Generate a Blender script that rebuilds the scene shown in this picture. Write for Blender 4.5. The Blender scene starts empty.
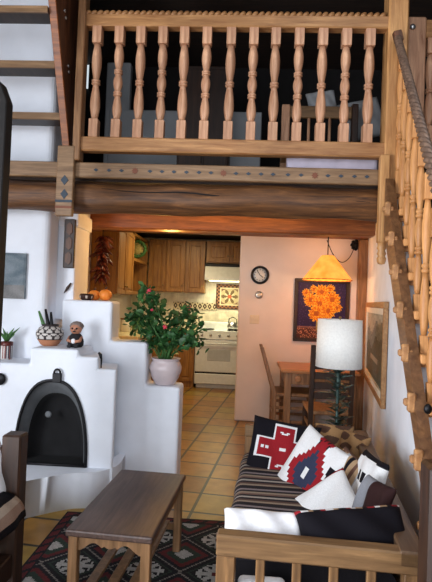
import bpy, bmesh, math, random
from mathutils import Vector, Matrix, Euler, Quaternion
random.seed(7)
PI = math.pi
C = bpy.context.scene.collection
SC = bpy.context.scene
F = 500.0
EYE = 1.4
YAW, PITCH, ROLL = map(math.radians, (3.0, 1.0, 2.2))

# ------------------------------------------------------------ survey helper: a sighted point on a known plane
def at(px, py, y=None, z=None, x=None):
    a, b = px - 216, py - 291
    cr, sr = math.cos(ROLL), math.sin(ROLL)
    u = cr * a + sr * b; v = -sr * a + cr * b
    xc, zc = u / F, -v / F
    yc = math.cos(PITCH) - math.sin(PITCH) * zc
    zz = math.sin(PITCH) + math.cos(PITCH) * zc
    r = Vector((math.cos(YAW) * xc - math.sin(YAW) * yc, math.sin(YAW) * xc + math.cos(YAW) * yc, zz))
    t = y / r.y if y is not None else ((z - EYE) / r.z if z is not None else x / r.x)
    return Vector((0, 0, EYE)) + r * t

# ------------------------------------------------------------ materials
def new_mat(name):
    m = bpy.data.materials.new(name); m.use_nodes = True
    nt = m.node_tree; b = nt.nodes['Principled BSDF']
    return m, nt, b

def ramp(nt, stops):
    r = nt.nodes.new('ShaderNodeValToRGB')
    el = r.color_ramp.elements
    while len(el) < len(stops): el.new(0.5)
    for e, (p, c) in zip(el, stops):
        e.position = p; e.color = (*c, 1)
    return r

def coords(nt, scale=(1, 1, 1), rot=(0, 0, 0), kind='Object'):
    t = nt.nodes.new('ShaderNodeTexCoord'); mp = nt.nodes.new('ShaderNodeMapping')
    mp.inputs['Scale'].default_value = scale; mp.inputs['Rotation'].default_value = rot
    nt.links.new(t.outputs[kind], mp.inputs['Vector'])
    return mp

def wood(name, dark, light, rough=0.5, axis='x', knots=True, vary=0.12, bump=0.15, freq=1.0):
    m, nt, b = new_mat(name)
    sc = {'x': (1.5, 18, 18), 'y': (18, 1.5, 18), 'z': (18, 18, 1.5)}[axis]
    mp = coords(nt, tuple(s * freq for s in sc))
    n = nt.nodes.new('ShaderNodeTexNoise'); n.inputs['Scale'].default_value = 2.2
    n.inputs['Detail'].default_value = 6; n.inputs['Roughness'].default_value = .62
    n.inputs['Distortion'].default_value = .6
    nt.links.new(mp.outputs[0], n.inputs['Vector'])
    r = ramp(nt, [(0.3, dark), (0.55, tuple((a + c) / 2 for a, c in zip(dark, light))), (0.72, light)])
    nt.links.new(n.outputs['Fac'], r.inputs[0])
    # blotchy wear
    n2 = nt.nodes.new('ShaderNodeTexNoise'); n2.inputs['Scale'].default_value = 3.0
    mp2 = coords(nt); nt.links.new(mp2.outputs[0], n2.inputs['Vector'])
    oi = nt.nodes.new('ShaderNodeObjectInfo')
    ma = nt.nodes.new('ShaderNodeMath'); ma.operation = 'MULTIPLY_ADD'
    ma.inputs[1].default_value = vary * 2; ma.inputs[2].default_value = 1 - vary * 2
    nt.links.new(oi.outputs['Random'], ma.inputs[0])
    mb = nt.nodes.new('ShaderNodeMath'); mb.operation = 'MULTIPLY_ADD'; mb.inputs[1].default_value = .5
    nt.links.new(n2.outputs['Fac'], mb.inputs[0]); nt.links.new(ma.outputs[0], mb.inputs[2])
    hs = nt.nodes.new('ShaderNodeHueSaturation')
    nt.links.new(r.outputs[0], hs.inputs['Color']); nt.links.new(mb.outputs[0], hs.inputs['Value'])
    nt.links.new(hs.outputs[0], b.inputs['Base Color'])
    b.inputs['Roughness'].default_value = rough
    bp = nt.nodes.new('ShaderNodeBump'); bp.inputs['Strength'].default_value = bump; bp.inputs['Distance'].default_value = .004
    nt.links.new(n.outputs['Fac'], bp.inputs['Height']); nt.links.new(bp.outputs[0], b.inputs['Normal'])
    return m

def plain(name, col, rough=0.5, metal=0.0, noise=0.0, scale=20, bump=0.0, emit=None, estr=0, trans=0, coat=0):
    m, nt, b = new_mat(name)
    b.inputs['Base Color'].default_value = (*col, 1); b.inputs['Roughness'].default_value = rough
    b.inputs['Metallic'].default_value = metal
    if trans: b.inputs['Transmission Weight'].default_value = trans
    if coat: b.inputs['Coat Weight'].default_value = coat
    n = nt.nodes.new('ShaderNodeTexNoise'); n.inputs['Scale'].default_value = scale; n.inputs['Detail'].default_value = 4
    mp = coords(nt); nt.links.new(mp.outputs[0], n.inputs['Vector'])
    k = noise or .05
    r = ramp(nt, [(0.3, tuple(max(0, c * (1 - k)) for c in col)), (0.7, tuple(min(1, c * (1 + k)) for c in col))])
    nt.links.new(n.outputs['Fac'], r.inputs[0]); nt.links.new(r.outputs[0], b.inputs['Base Color'])
    if bump:
        bp = nt.nodes.new('ShaderNodeBump'); bp.inputs['Strength'].default_value = bump; bp.inputs['Distance'].default_value = .01
        nt.links.new(n.outputs['Fac'], bp.inputs['Height']); nt.links.new(bp.outputs[0], b.inputs['Normal'])
    if emit:
        b.inputs['Emission Color'].default_value = (*emit, 1); b.inputs['Emission Strength'].default_value = estr
    return m

def painted(name, rough=.85, bump=.25, scale=220):      # colour comes from the woven/painted pattern stored per face
    m, nt, b = new_mat(name)
    a = nt.nodes.new('ShaderNodeAttribute'); a.attribute_name = 'pattern'
    n = nt.nodes.new('ShaderNodeTexNoise'); n.inputs['Scale'].default_value = scale
    mp = coords(nt); nt.links.new(mp.outputs[0], n.inputs['Vector'])
    mx = nt.nodes.new('ShaderNodeMix'); mx.data_type = 'RGBA'; mx.blend_type = 'MULTIPLY'; mx.inputs[0].default_value = .35
    r = ramp(nt, [(0.35, (.6, .6, .6)), (0.65, (1, 1, 1))])
    nt.links.new(n.outputs['Fac'], r.inputs[0])
    nt.links.new(a.outputs['Color'], mx.inputs[6]); nt.links.new(r.outputs[0], mx.inputs[7])
    nt.links.new(mx.outputs[2], b.inputs['Base Color'])
    b.inputs['Roughness'].default_value = rough; b.inputs['Specular IOR Level'].default_value = .15
    if bump:
        bp = nt.nodes.new('ShaderNodeBump'); bp.inputs['Strength'].default_value = bump; bp.inputs['Distance'].default_value = .003
        nt.links.new(n.outputs['Fac'], bp.inputs['Height']); nt.links.new(bp.outputs[0], b.inputs['Normal'])
    return m

def tiles(name, cols, grout, w, rot=0, mortar=.02, rough=.4, h=None, bump=.4):
    m, nt, b = new_mat(name)
    mp = coords(nt, (1, 1, 1), (0, 0, rot))
    br = nt.nodes.new('ShaderNodeTexBrick'); br.offset = 0; br.squash = 1
    br.inputs['Scale'].default_value = 1; br.inputs['Mortar Size'].default_value = mortar * w
    br.inputs['Mortar Smooth'].default_value = .2; br.inputs['Bias'].default_value = 0
    br.inputs['Brick Width'].default_value = w; br.inputs['Row Height'].default_value = h or w
    br.inputs['Color1'].default_value = (0, 0, 0, 1); br.inputs['Color2'].default_value = (1, 1, 1, 1)
    br.inputs['Mortar'].default_value = (.5, .5, .5, 1)
    nt.links.new(mp.outputs[0], br.inputs['Vector'])
    r = ramp(nt, [(i / (len(cols) - 1), c) for i, c in enumerate(cols)])
    nt.links.new(br.outputs['Color'], r.inputs[0])
    n = nt.nodes.new('ShaderNodeTexNoise'); n.inputs['Scale'].default_value = 9; n.inputs['Detail'].default_value = 5
    nt.links.new(mp.outputs[0], n.inputs['Vector'])
    mx = nt.nodes.new('ShaderNodeMix'); mx.data_type = 'RGBA'; mx.blend_type = 'MULTIPLY'; mx.inputs[0].default_value = .7
    r2 = ramp(nt, [(0.3, (.55, .5, .45)), (0.65, (1, 1, 1))])
    nt.links.new(n.outputs['Fac'], r2.inputs[0])
    nt.links.new(r.outputs[0], mx.inputs[6]); nt.links.new(r2.outputs[0], mx.inputs[7])
    mg = nt.nodes.new('ShaderNodeMix'); mg.data_type = 'RGBA'
    nt.links.new(br.outputs['Fac'], mg.inputs[0]); nt.links.new(mx.outputs[2], mg.inputs[6])
    mg.inputs[7].default_value = (*grout, 1)
    nt.links.new(mg.outputs[2], b.inputs['Base Color'])
    b.inputs['Roughness'].default_value = rough
    inv = nt.nodes.new('ShaderNodeMath'); inv.operation = 'MULTIPLY_ADD'; inv.inputs[1].default_value = -1
    nt.links.new(br.outputs['Fac'], inv.inputs[0]); nt.links.new(n.outputs['Fac'], inv.inputs[2])
    bp = nt.nodes.new('ShaderNodeBump'); bp.inputs['Strength'].default_value = bump; bp.inputs['Distance'].default_value = .004
    nt.links.new(inv.outputs[0], bp.inputs['Height']); nt.links.new(bp.outputs[0], b.inputs['Normal'])
    return m

M = {}
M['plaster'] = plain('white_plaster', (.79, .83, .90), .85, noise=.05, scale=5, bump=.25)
M['plaster_dim'] = plain('loft_plaster', (.42, .44, .46), .9, noise=.12, scale=3, bump=.25)  # white plaster darkened in colour to stand for the loft's shade
M['pink'] = plain('pink_plaster', (.77, .67, .63), .85, noise=.05, scale=4, bump=.2)
M['soot'] = plain('sooty_firebox', (.006, .006, .007), .95, noise=.5, scale=8, bump=.4)
M['sootgrey'] = plain('sooted_reveal', (.13, .14, .15), .9, noise=.3, scale=8)
M['iron'] = plain('black_iron', (.012, .012, .014), .45, .6)
M['pine_x'] = wood('pine_rail', (.20, .08, .025), (.50, .265, .105), axis='x')
M['pine_z'] = wood('pine_upright', (.26, .11, .055), (.66, .39, .235), axis='z', vary=.12)
M['pine_y'] = wood('pine_long', (.20, .08, .025), (.50, .265, .105), axis='y')
M['stairpine'] = wood('amber_pine', (.34, .13, .035), (.76, .39, .145), axis='z', vary=.08)
M['fascia'] = wood('weathered_fascia', (.10, .052, .022), (.27, .165, .085), axis='x', vary=.02)
M['log'] = wood('peeled_log', (.03, .010, .003), (.19, .078, .022), axis='x', rough=.6, bump=.5)
M['redwood_x'] = wood('red_brown_beam', (.09, .024, .006), (.34, .11, .025), axis='x')
M['redwood_z'] = wood('dark_stringer_wood', (.03, .010, .005), (.15, .055, .02), axis='z', vary=.03)
M['darkwood'] = wood('dark_walnut', (.010, .006, .005), (.04, .022, .015), axis='y', rough=.45)  # dark tone stands in for shade on the ladder tread undersides
M['darkwood_z'] = wood('dark_walnut_post', (.010, .0035, .0015), (.045, .017, .007), axis='z', rough=.5)
M['tablewood'] = wood('worn_tabletop', (.035, .020, .016), (.115, .070, .055), axis='y', rough=.42)
M['oak_x'] = wood('oak_rail', (.085, .042, .016), (.29, .165, .07), axis='x')
M['oak_y'] = wood('oak_long', (.055, .028, .014), (.17, .10, .055), axis='y')
M['oak_z'] = wood('oak_upright', (.085, .042, .016), (.28, .15, .06), axis='z')
M['tan_leg'] = wood('honey_leg', (.12, .06, .022), (.29, .155, .07), axis='z')
M['cabinet'] = wood('kitchen_oak', (.17, .065, .012), (.42, .20, .045), axis='z', rough=.4)
M['dining'] = wood('dining_oak', (.25, .10, .035), (.48, .24, .11), axis='x', rough=.35)
M['dining_z'] = wood('dining_oak_upright', (.12, .055, .022), (.34, .18, .085), axis='z', rough=.4)
M['newelpine'] = wood('newel_pine', (.26, .11, .035), (.56, .31, .12), axis='z')
M['stringer'] = wood('stair_stringer', (.08, .032, .011), (.22, .105, .042), axis='y', vary=.02)
M['floor'] = tiles('saltillo_floor', [(.20, .075, .018), (.34, .15, .025), (.40, .21, .035), (.32, .21, .035), (.42, .16, .03)], (.025, .018, .012), .325, math.radians(6.5), mortar=.036, rough=.33)
M['backsplash'] = tiles('cream_tile', [(.80, .74, .56), (.86, .80, .62)], (.55, .5, .38), .11, 0, rough=.25)
M['white_enamel'] = plain('white_enamel', (.80, .82, .80), .25)
M['white_cloth'] = plain('white_cloth', (.82, .82, .84), .9, noise=.05, scale=60, bump=.1)
M['black_cloth'] = plain('black_cloth', (.012, .011, .013), .9, noise=.4, scale=90, bump=.2)
M['shade_white'] = plain('linen_shade', (.80, .80, .76), .8, noise=.06, scale=70, bump=.1)
M['lilac'] = plain('lilac_bedding', (.55, .50, .60), .9, noise=.1, scale=12)
M['pot'] = plain('pinkish_ceramic', (.62, .53, .54), .3, noise=.08, scale=9)
M['leaf'] = plain('leaf_green', (.02, .085, .02), .5, noise=.6, scale=14)
M['leaf2'] = plain('leaf_green_pale', (.06, .17, .045), .5, noise=.4, scale=14)
M['flower'] = plain('pink_red_petal', (.75, .05, .10), .6, noise=.2)
M['soil'] = plain('soil', (.05, .03, .02), .95, noise=.4)
M['orange'] = plain('orange_gourd', (.80, .24, .03), .5, noise=.2, scale=8)
M['chili'] = plain('dried_chili', (.09, .012, .008), .35, noise=.5, scale=30)
M['chili2'] = plain('dried_chili_light', (.30, .07, .03), .4, noise=.3)
M['steel'] = plain('dull_steel', (.5, .5, .5), .3, .9)
M['brass'] = plain('aged_brass', (.30, .20, .08), .35, .9)
M['patina'] = plain('green_patina_metal', (.04, .075, .065), .45, .5, noise=.5, scale=30)
M['clockface'] = plain('clock_face', (.78, .78, .76), .4)
M['ivory'] = plain('ivory_plastic', (.72, .58, .40), .4)
M['cream'] = plain('cream_mat', (.75, .70, .60), .7)
M['skin'] = plain('brown_clay', (.45, .20, .12), .6, noise=.15)
M['greybrown'] = wood('grey_rope_wood', (.055, .032, .022), (.20, .125, .085), axis='z', rough=.5)
M['ebony'] = plain('near_black_wood', (.006, .005, .005), .8, noise=.4)
M['dimcloth'] = plain('grey_cloth', (.26, .27, .28), .9)  # white cushion cloth with the loft's dimness put into its colour
M['glass'] = plain('clear_glass', (.9, .95, .95), .05, trans=1.0)
M['darkprint'] = plain('bluegrey_print', (.19, .24, .27), .7, noise=.45, scale=22)
M['weave'] = painted('woven_pattern')
M['art'] = painted('painted_picture', rough=.5, bump=0)
M['pottery'] = painted('painted_pottery', rough=.5, bump=0)
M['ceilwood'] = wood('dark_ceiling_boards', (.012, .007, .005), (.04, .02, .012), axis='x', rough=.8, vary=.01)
M['loftdark'] = plain('dark_loft_wall', (.012, .010, .010), .9, noise=.3, scale=4)  # near-black colour stands in for the lack of light up there

# lit lamp shade: an actual lamp, so its parchment glows
def glow_mat():
    m, nt, b = new_mat('glowing_parchment')
    mp = coords(nt); n = nt.nodes.new('ShaderNodeTexNoise'); n.inputs['Scale'].default_value = 9
    nt.links.new(mp.outputs[0], n.inputs['Vector'])
    r = ramp(nt, [(0.3, (.85, .28, .03)), (0.7, (1, .45, .08))])
    nt.links.new(n.outputs['Fac'], r.inputs[0])
    nt.links.new(r.outputs[0], b.inputs['Base Color']); nt.links.new(r.outputs[0], b.inputs['Emission Color'])
    b.inputs['Emission Strength'].default_value = .75
    b.inputs['Roughness'].default_value = .7
    return m
M['glow'] = glow_mat()
M['hoodlight'] = plain('hood_lamp_lens', (.9, .9, .6), .4, emit=(1, .92, .5), estr=2.2)
M['bulb'] = plain('bulb', (1, .8, .5), .4, emit=(1, .6, .25), estr=8)
M['skyglow'] = plain('loft_window_daylight', (.7, .8, .85), .5, emit=(.75, .85, .9), estr=.7)

# ------------------------------------------------------------ mesh building helpers
def BM(): return bmesh.new()

def box(bm, x0, x1, y0, y1, z0, z1, bev=0.0, mtx=None, mat=0, seg=1):
    t = bmesh.new(); bmesh.ops.create_cube(t, size=1)
    for v in t.verts:
        v.co = Vector(((x0 + x1) / 2 + v.co.x * (x1 - x0), (y0 + y1) / 2 + v.co.y * (y1 - y0), (z0 + z1) / 2 + v.co.z * (z1 - z0)))
    if bev: bmesh.ops.bevel(t, geom=t.edges[:], offset=bev, segments=seg, profile=.5, affect='EDGES')
    merge(bm, t, mtx, mat)

def merge(bm, t, mtx=None, mat=0, smooth=None):
    if mtx is not None: bmesh.ops.transform(t, matrix=mtx, verts=t.verts)
    mp = {}
    for v in t.verts: mp[v] = bm.verts.new(v.co)
    for f in t.faces:
        try:
            nf = bm.faces.new([mp[v] for v in f.verts]); nf.material_index = mat
            nf.smooth = f.smooth if smooth is None else smooth
        except ValueError: pass
    t.free()

def prism(bm, pts, axis, a, b, bev=0.0, mtx=None, seg=1):   # polygon extruded along an axis; pts are the other two coordinates in order
    t = bmesh.new()
    def mk(p, w):
        return {'x': (w, p[0], p[1]), 'y': (p[0], w, p[1]), 'z': (p[0], p[1], w)}[axis]
    A = [t.verts.new(mk(p, a)) for p in pts]; B = [t.verts.new(mk(p, b)) for p in pts]
    t.faces.new(A); t.faces.new(B[::-1])
    n = len(pts)
    for i in range(n): t.faces.new((A[i], B[i], B[(i + 1) % n], A[(i + 1) % n]))
    bmesh.ops.recalc_face_normals(t, faces=t.faces)
    if bev: bmesh.ops.bevel(t, geom=t.edges[:], offset=bev, segments=seg, profile=.5, affect='EDGES')
    merge(bm, t, mtx)

def lathe(bm, prof, c=(0, 0, 0), n=20, mtx=None, mat=0, caps=True):     # prof: (radius, height)
    t = bmesh.new(); rows = []
    for r, z in prof:
        rows.append([t.verts.new((c[0] + max(r, 1e-4) * math.cos(2 * PI * k / n), c[1] + max(r, 1e-4) * math.sin(2 * PI * k / n), c[2] + z)) for k in range(n)])
    for i in range(len(rows) - 1):
        for k in range(n):
            f = t.faces.new((rows[i][k], rows[i][(k + 1) % n], rows[i + 1][(k + 1) % n], rows[i + 1][k])); f.smooth = True
    if caps: t.faces.new(rows[0][::-1]); t.faces.new(rows[-1])
    merge(bm, t, mtx, mat)

def tube(bm, pts, r, n=8, mat=0, radii=None):
    t = bmesh.new(); pts = [Vector(p) for p in pts]; rows = []
    up = Vector((0, 0, 1))
    for i, p in enumerate(pts):
        d = (pts[min(i + 1, len(pts) - 1)] - pts[max(i - 1, 0)]).normalized()
        s = d.cross(up)
        if s.length < 1e-3: s = d.cross(Vector((0, 1, 0)))
        s.normalize(); w = s.cross(d)
        rr = radii[i] if radii else r
        rows.append([t.verts.new(p + (s * math.cos(2 * PI * k / n) + w * math.sin(2 * PI * k / n)) * rr) for k in range(n)])
    for i in range(len(rows) - 1):
        for k in range(n):
            f = t.faces.new((rows[i][k], rows[i][(k + 1) % n], rows[i + 1][(k + 1) % n], rows[i + 1][k])); f.smooth = True
    t.faces.new(rows[0][::-1]); t.faces.new(rows[-1])
    merge(bm, t, None, mat)

def ball(bm, c, r, mat=0, sub=2, scale=(1, 1, 1)):
    t = bmesh.new(); bmesh.ops.create_icosphere(t, subdivisions=sub, radius=r)
    for f in t.faces: f.smooth = True
    merge(bm, t, Matrix.Translation(c) @ Matrix.Diagonal((*scale, 1)), mat)

def obj(name, bm, mats, parent=None, loc=None, rotz=None):
    me = bpy.data.meshes.new(name)
    bmesh.ops.recalc_face_normals(bm, faces=bm.faces[:])
    bm.to_mesh(me); bm.free()
    for m in (mats if isinstance(mats, (list, tuple)) else [mats]): me.materials.append(m)
    o = bpy.data.objects.new(name, me); C.objects.link(o)
    if parent: o.parent = parent
    if loc: o.location = loc
    if rotz: o.rotation_euler.z = rotz
    return o

def tag(o, label, cat, group=None, kind=None):
    o['label'] = label; o['category'] = cat
    if group: o['group'] = group
    if kind: o['kind'] = kind
    return o

def thing(name, label, cat, loc=(0, 0, 0), rotz=0, group=None):
    o = bpy.data.objects.new(name, None); C.objects.link(o)
    o.empty_display_size = .05
    o.location = loc; o.rotation_euler = (0, 0, rotz)
    return tag(o, label, cat, group)

def struct(name, bm, mats, parent=None):
    o = obj(name, bm, mats, parent); o['kind'] = 'structure'; return o

def copy_part(src, parent, loc=None, rot=None):
    o = src.copy(); C.objects.link(o); o.parent = parent
    if loc is not None: o.location = loc
    if rot is not None: o.rotation_euler = rot
    for ch in [c for c in bpy.data.objects if c.parent == src]:
        copy_part(ch, o)
    return o

def paint(o, fn):                                        # per-face colour from face centre in object space
    me = o.data
    a = me.color_attributes.new('pattern', 'FLOAT_COLOR', 'CORNER')
    for p in me.polygons:
        c = fn(p.center, p)
        for li in p.loop_indices: a.data[li].color = (*c, 1)

def cushion(name, w, h, t, mat, fn, loc, rot, label=None, cat='cushion', group=None, n=44, puff=.5, parent=None, squash=0.0):
    """pillow in its own XY plane: w along x, h along y, thickness along z; fn(u, v, side) gives the woven colour"""
    bm = BM(); rows = {}
    for s in (1, -1):
        for i in range(n + 1):
            for j in range(n + 1):
                u, v = -1 + 2 * i / n, -1 + 2 * j / n
                if (i in (0, n) or j in (0, n)) and s == -1: rows[(s, i, j)] = rows[(1, i, j)]; continue
                e = (max(0, 1 - u ** 4) * max(0, 1 - v ** 4)) ** puff
                pin = 1 - .06 * (1 - abs(u) ** 2) * (abs(v) ** 3) ; pin2 = 1 - .06 * (1 - abs(v) ** 2) * (abs(u) ** 3)
                wr = .006 * math.sin(7 * u + 3 * v) * e
                rows[(s, i, j)] = bm.verts.new((u * w / 2 * pin2, v * h / 2 * pin, s * (t / 2) * e + wr - squash * abs(u) ** 2))
    for s in (1, -1):
        for i in range(n):
            for j in range(n):
                q = [rows[(s, i, j)], rows[(s, i + 1, j)], rows[(s, i + 1, j + 1)], rows[(s, i, j + 1)]]
                f = bm.faces.new(q if s == 1 else q[::-1]); f.smooth = True
    me = bpy.data.meshes.new(name); bm.to_mesh(me); bm.free()
    me.materials.append(mat)
    o = bpy.data.objects.new(name, me); C.objects.link(o)
    if fn: paint(o, lambda c, p: fn(c.x / (w / 2), c.y / (h / 2), 1 if p.normal.z > 0 else -1))
    o.location = loc; o.rotation_euler = rot
    if parent: o.parent = parent
    if label: tag(o, label, cat, group)
    return o

# ------------------------------------------------------------ THE SETTING
bm = BM(); box(bm, -3.2, 2.3, -2.4, 9.2, -.1, 0); struct('floor', bm, M['floor'])
CEIL = 4.35
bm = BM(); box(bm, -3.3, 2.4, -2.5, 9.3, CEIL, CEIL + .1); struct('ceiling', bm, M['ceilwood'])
bm = BM(); box(bm, -3.3, -3.2, -2.4, -1.9, 0, CEIL); box(bm, -3.3, -3.2, .9, 9.2, 0, CEIL); box(bm, -3.3, -3.2, -1.9, .9, 0, .25); box(bm, -3.3, -3.2, -1.9, .9, 2.3, CEIL); struct('wall_left', bm, M['plaster'])
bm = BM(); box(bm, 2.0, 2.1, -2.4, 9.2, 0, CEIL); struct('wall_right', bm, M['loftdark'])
# wall behind the camera with a large window
bm = BM()
box(bm, -3.2, -2.3, -2.4, -2.3, 0, CEIL); box(bm, 1.5, 2.0, -2.4, -2.3, 0, CEIL)
box(bm, -2.3, 1.5, -2.4, -2.3, 0, .95); box(bm, -2.3, 1.5, -2.4, -2.3, 2.95, CEIL)
struct('wall_back', bm, M['plaster'])
bm = BM()
for xx in (-2.3, -1.05, .2, 1.44): box(bm, xx, xx + .06, -2.39, -2.31, .95, 2.95)
box(bm, -2.3, 1.5, -2.39, -2.31, .95, 1.01); box(bm, -2.3, 1.5, -2.39, -2.31, 2.89, 2.95)
struct('window_1', bm, M['pine_z'])
bm = BM()
for yy in (-1.9, -.53, .84): box(bm, -3.29, -3.21, yy, yy + .06, .25, 2.3)
box(bm, -3.29, -3.21, -1.9, .9, .25, .31); box(bm, -3.29, -3.21, -1.9, .9, 2.24, 2.3)
struct('window_3', bm, M['pine_z'])

# chimney breast left, running up past the loft edge, soft plaster corner
cx1 = at(48, 250, y=3.65).x
bm = BM(); box(bm, -3.2, cx1, 3.65, 4.3, 0, CEIL, .05, seg=4); struct('wall_chimney', bm, M['plaster'])
# recessed wall between chimney breast and the kitchen opening; its end is the lit reveal
rx = at(75.5, 250, y=3.85).x
bm = BM(); box(bm, cx1 - .1, rx, 3.85, 4.2, 1.2, 2.25, .012, seg=2)
box(bm, cx1 - .1, rx + .015, 3.84, 4.21, 1.93, 2.05, .012, seg=2)
struct('wall_recess', bm, M['plaster'])
bm = BM(); box(bm, -3.2, -1.9, 4.3, 4.4, 0, 2.3); box(bm, -2.0, -1.9, 4.3, 9.1, 0, 2.6)
struct('wall_kitchen_left', bm, M['pink'])
bm = BM(); box(bm, -2.0, 2.0, 8.5, 8.6, 0, 2.6); struct('wall_kitchen_back', bm, M['backsplash'])
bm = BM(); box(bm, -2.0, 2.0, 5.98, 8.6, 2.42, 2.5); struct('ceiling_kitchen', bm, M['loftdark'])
# pink partition behind the dining table
bm = BM(); box(bm, at(238.5, 300, y=5.85).x, 2.0, 5.85, 6.0, 0, 2.42, .02, seg=3); struct('wall_pink', bm, M['pink'])
# wall under the stair on the right, full height beyond the loft edge
def wall_x(y): return .755 + .166 * (y - 1.8)
def stair_x(y): return .864 + .121 * (y - 3.044)
RUN, RISE = .162, .20
SL = RISE / RUN
bm = BM()
pts = [(-.9, 0), (5.86, 0), (5.86, 2.2), (3.35, 2.2), (3.10, 1.90), (1.56, 0.02), (-.9, .02)]
pts = [(1.35, 0), (5.86, 0), (5.86, 2.2), (3.40, 2.2), (3.12, 1.86), (1.72, .13), (1.35, .13)]
t = bmesh.new()
A = [t.verts.new((wall_x(y), y, z)) for y, z in pts]; B = [t.verts.new((wall_x(y) + .1, y, z)) for y, z in pts]
t.faces.new(A); t.faces.new(B[::-1])
for i in range(len(pts)): t.faces.new((A[i], B[i], B[(i + 1) % len(pts)], A[(i + 1) % len(pts)]))
merge(bm, t); struct('wall_understair', bm, M['plaster'])
# wooden corner post at the end of the pink wall
a_ = at(356, 330, y=5.8); b_ = at(367, 330, y=5.8)
bm = BM(); box(bm, a_.x, b_.x, 5.74, 5.85, 0, 2.15, .008); struct('trim_corner_post', bm, M['dining_z'])
# loft slab
bm = BM(); box(bm, -3.2, .93, 3.46, 5.98, 2.2, 2.29); box(bm, .93, 2.0, 3.46, 5.98, 2.2, 2.29)
box(bm, -3.2, 2.0, 5.98, 6.9, 2.5, 2.56)
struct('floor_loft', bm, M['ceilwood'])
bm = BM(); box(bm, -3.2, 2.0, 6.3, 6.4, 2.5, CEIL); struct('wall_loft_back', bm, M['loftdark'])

# ------------------------------------------------------------ STEPPED PLASTER HALF WALL
yF, yB = 3.7, 3.95
s1 = at(62, 300, y=yF); s1r = at(112.5, 300, y=yF); s2r = at(147, 342, y=yF); s3r = at(180, 388, y=yF)
z1, z2, z3 = at(90, 300.5, y=yF).z, at(130, 342, y=yF).z, at(165, 387, y=yF).z
bm = BM()
prism(bm, [(s1.x - .35, 0), (s3r.x, 0), (s3r.x, z3), (s2r.x, z3), (s2r.x, z2), (s1r.x, z2), (s1r.x, z1), (s1.x, z1), (s1.x, z1 - .3), (s1.x - .35, z1 - .3)], 'y', yF, yB, .022, seg=3)
struct('wall_stepped', bm, M['plaster'])

# ------------------------------------------------------------ FIREPLACE
fy = 3.36
FD = .32
def fx(px, py=370): return at(px, py, y=fy).x
def fz(py, px=50): return at(px, py, y=fy).z
fp = thing('corner_fireplace', 'white plaster corner fireplace with arched black opening and stepped mantel', 'fireplace')
# front face with arched hole, built as strips around the arch
arc_l, arc_r = fx(18.5), fx(90)
acx, ahw = (arc_l + arc_r) / 2, (arc_r - arc_l) / 2
az0, az1 = fz(465, 52), fz(380.5, 56)
N = 28
def arch(s=1.0, yy=fy, zoff=0):
    pts = []
    for k in range(N + 1):
        th = PI * k / N
        c_, s_ = math.cos(th), math.sin(th)
        pts.append(Vector((acx + ahw * s * (abs(c_) ** .80) * (1 if c_ > 0 else -1), yy, az0 + (az1 - az0) * s * (s_ ** .86) + zoff)))
    return pts
zl, zmt, zr1, zr2 = fz(363, 10), fz(348.5, 50), fz(357, 88), fz(369.5, 108)
xl0, xa0, xa1, xr1, xr2 = fx(-60), fx(29), fx(78), fx(98), fx(116.5)
outer = [(xr2, az0), (xr2, zr2), (xr1, zr2), (xr1, zr1), (xa1, zr1), (xa1, zmt), (xa0, zmt), (xa0, zl), (xl0, zl), (xl0, az0)]
t = bmesh.new()
inn = arch()
ov = [t.verts.new((x, fy, z)) for x, z in outer]; iv = [t.verts.new(p) for p in inn]
ff = t.faces.new(ov + iv[::-1])
r = bmesh.ops.extrude_face_region(t, geom=[ff])
back = [g for g in r['geom'] if isinstance(g, bmesh.types.BMVert)]
bmesh.ops.translate(t, vec=(0, FD, 0), verts=back)
for v in back:
    if v.co.x > xr1 - .01: v.co.x -= .07
t.verts.ensure_lookup_table()
def on_outer(v): return any(abs(v.co.x - x) < 1e-5 and abs(v.co.z - z) < 1e-5 for x, z in outer)
sel = [e for e in t.edges if all(on_outer(v) for v in e.verts) and max(v.co.z for v in e.verts) > az0 + .01 and not all(v.co.y > fy + FD - .02 for v in e.verts)]
bmesh.ops.bevel(t, geom=sel, offset=.02, segments=3, profile=.5, affect='EDGES', clamp_overlap=False)
bmesh.ops.recalc_face_normals(t, faces=t.faces[:])
bm = BM(); merge(bm, t)
prism(bm, [(xl0, fy), (xr2, fy), (xr2 - .07, fy + FD), (xl0, fy + FD)], 'z', 0, az0)
body = obj('hearth_body', bm, M['plaster'], fp)
# firebox: tapering sooty cavity
bm = BM(); t = bmesh.new(); prev = None
for q, (s, yy) in enumerate([(.995, fy + .004), (.82, fy + .08), (.78, fy + .15), (.60, fy + .19)]):
    ring = [t.verts.new(p) for p in arch(s, yy, .004)]
    if prev:
        for k in range(N):
            ff = t.faces.new((prev[k], prev[k + 1], ring[k + 1], ring[k])); ff.smooth = True
            ff.material_index = 1 if q == 1 else 0
        t.faces.new((prev[0], ring[0], ring[-1], prev[-1]))
    prev = ring
t.faces.new(prev[::-1])
mp_ = {}
for v in t.verts: mp_[v] = bm.verts.new(v.co)
for ff in t.faces:
    nf = bm.faces.new([mp_[v] for v in ff.verts]); nf.material_index = ff.material_index; nf.smooth = ff.smooth
t.free()
obj('firebox', bm, [M['soot'], M['sootgrey']], fp)
bm = BM(); tube(bm, [p + Vector((0, -.008, 0)) for p in arch(1.0)], .011, 8)
tube(bm, [Vector((arc_l, fy - .008, az0 + .006)), Vector((arc_r, fy - .008, az0 + .006))], .011, 8)
obj('arch_rim', bm, M['iron'], fp)
bm = BM(); topc = at(57, 378, y=fy - .02)
tube(bm, [topc + Vector((.022 * math.cos(k * PI / 6), 0, .03 + .03 * math.sin(k * PI / 6))) for k in range(0, 7)], .007, 8)
box(bm, topc.x - .03, topc.x + .03, fy - .03, fy - .005, topc.z - .03, topc.z + .032, .004)
obj('screen_handle', bm, M['iron'], fp, )
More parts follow.
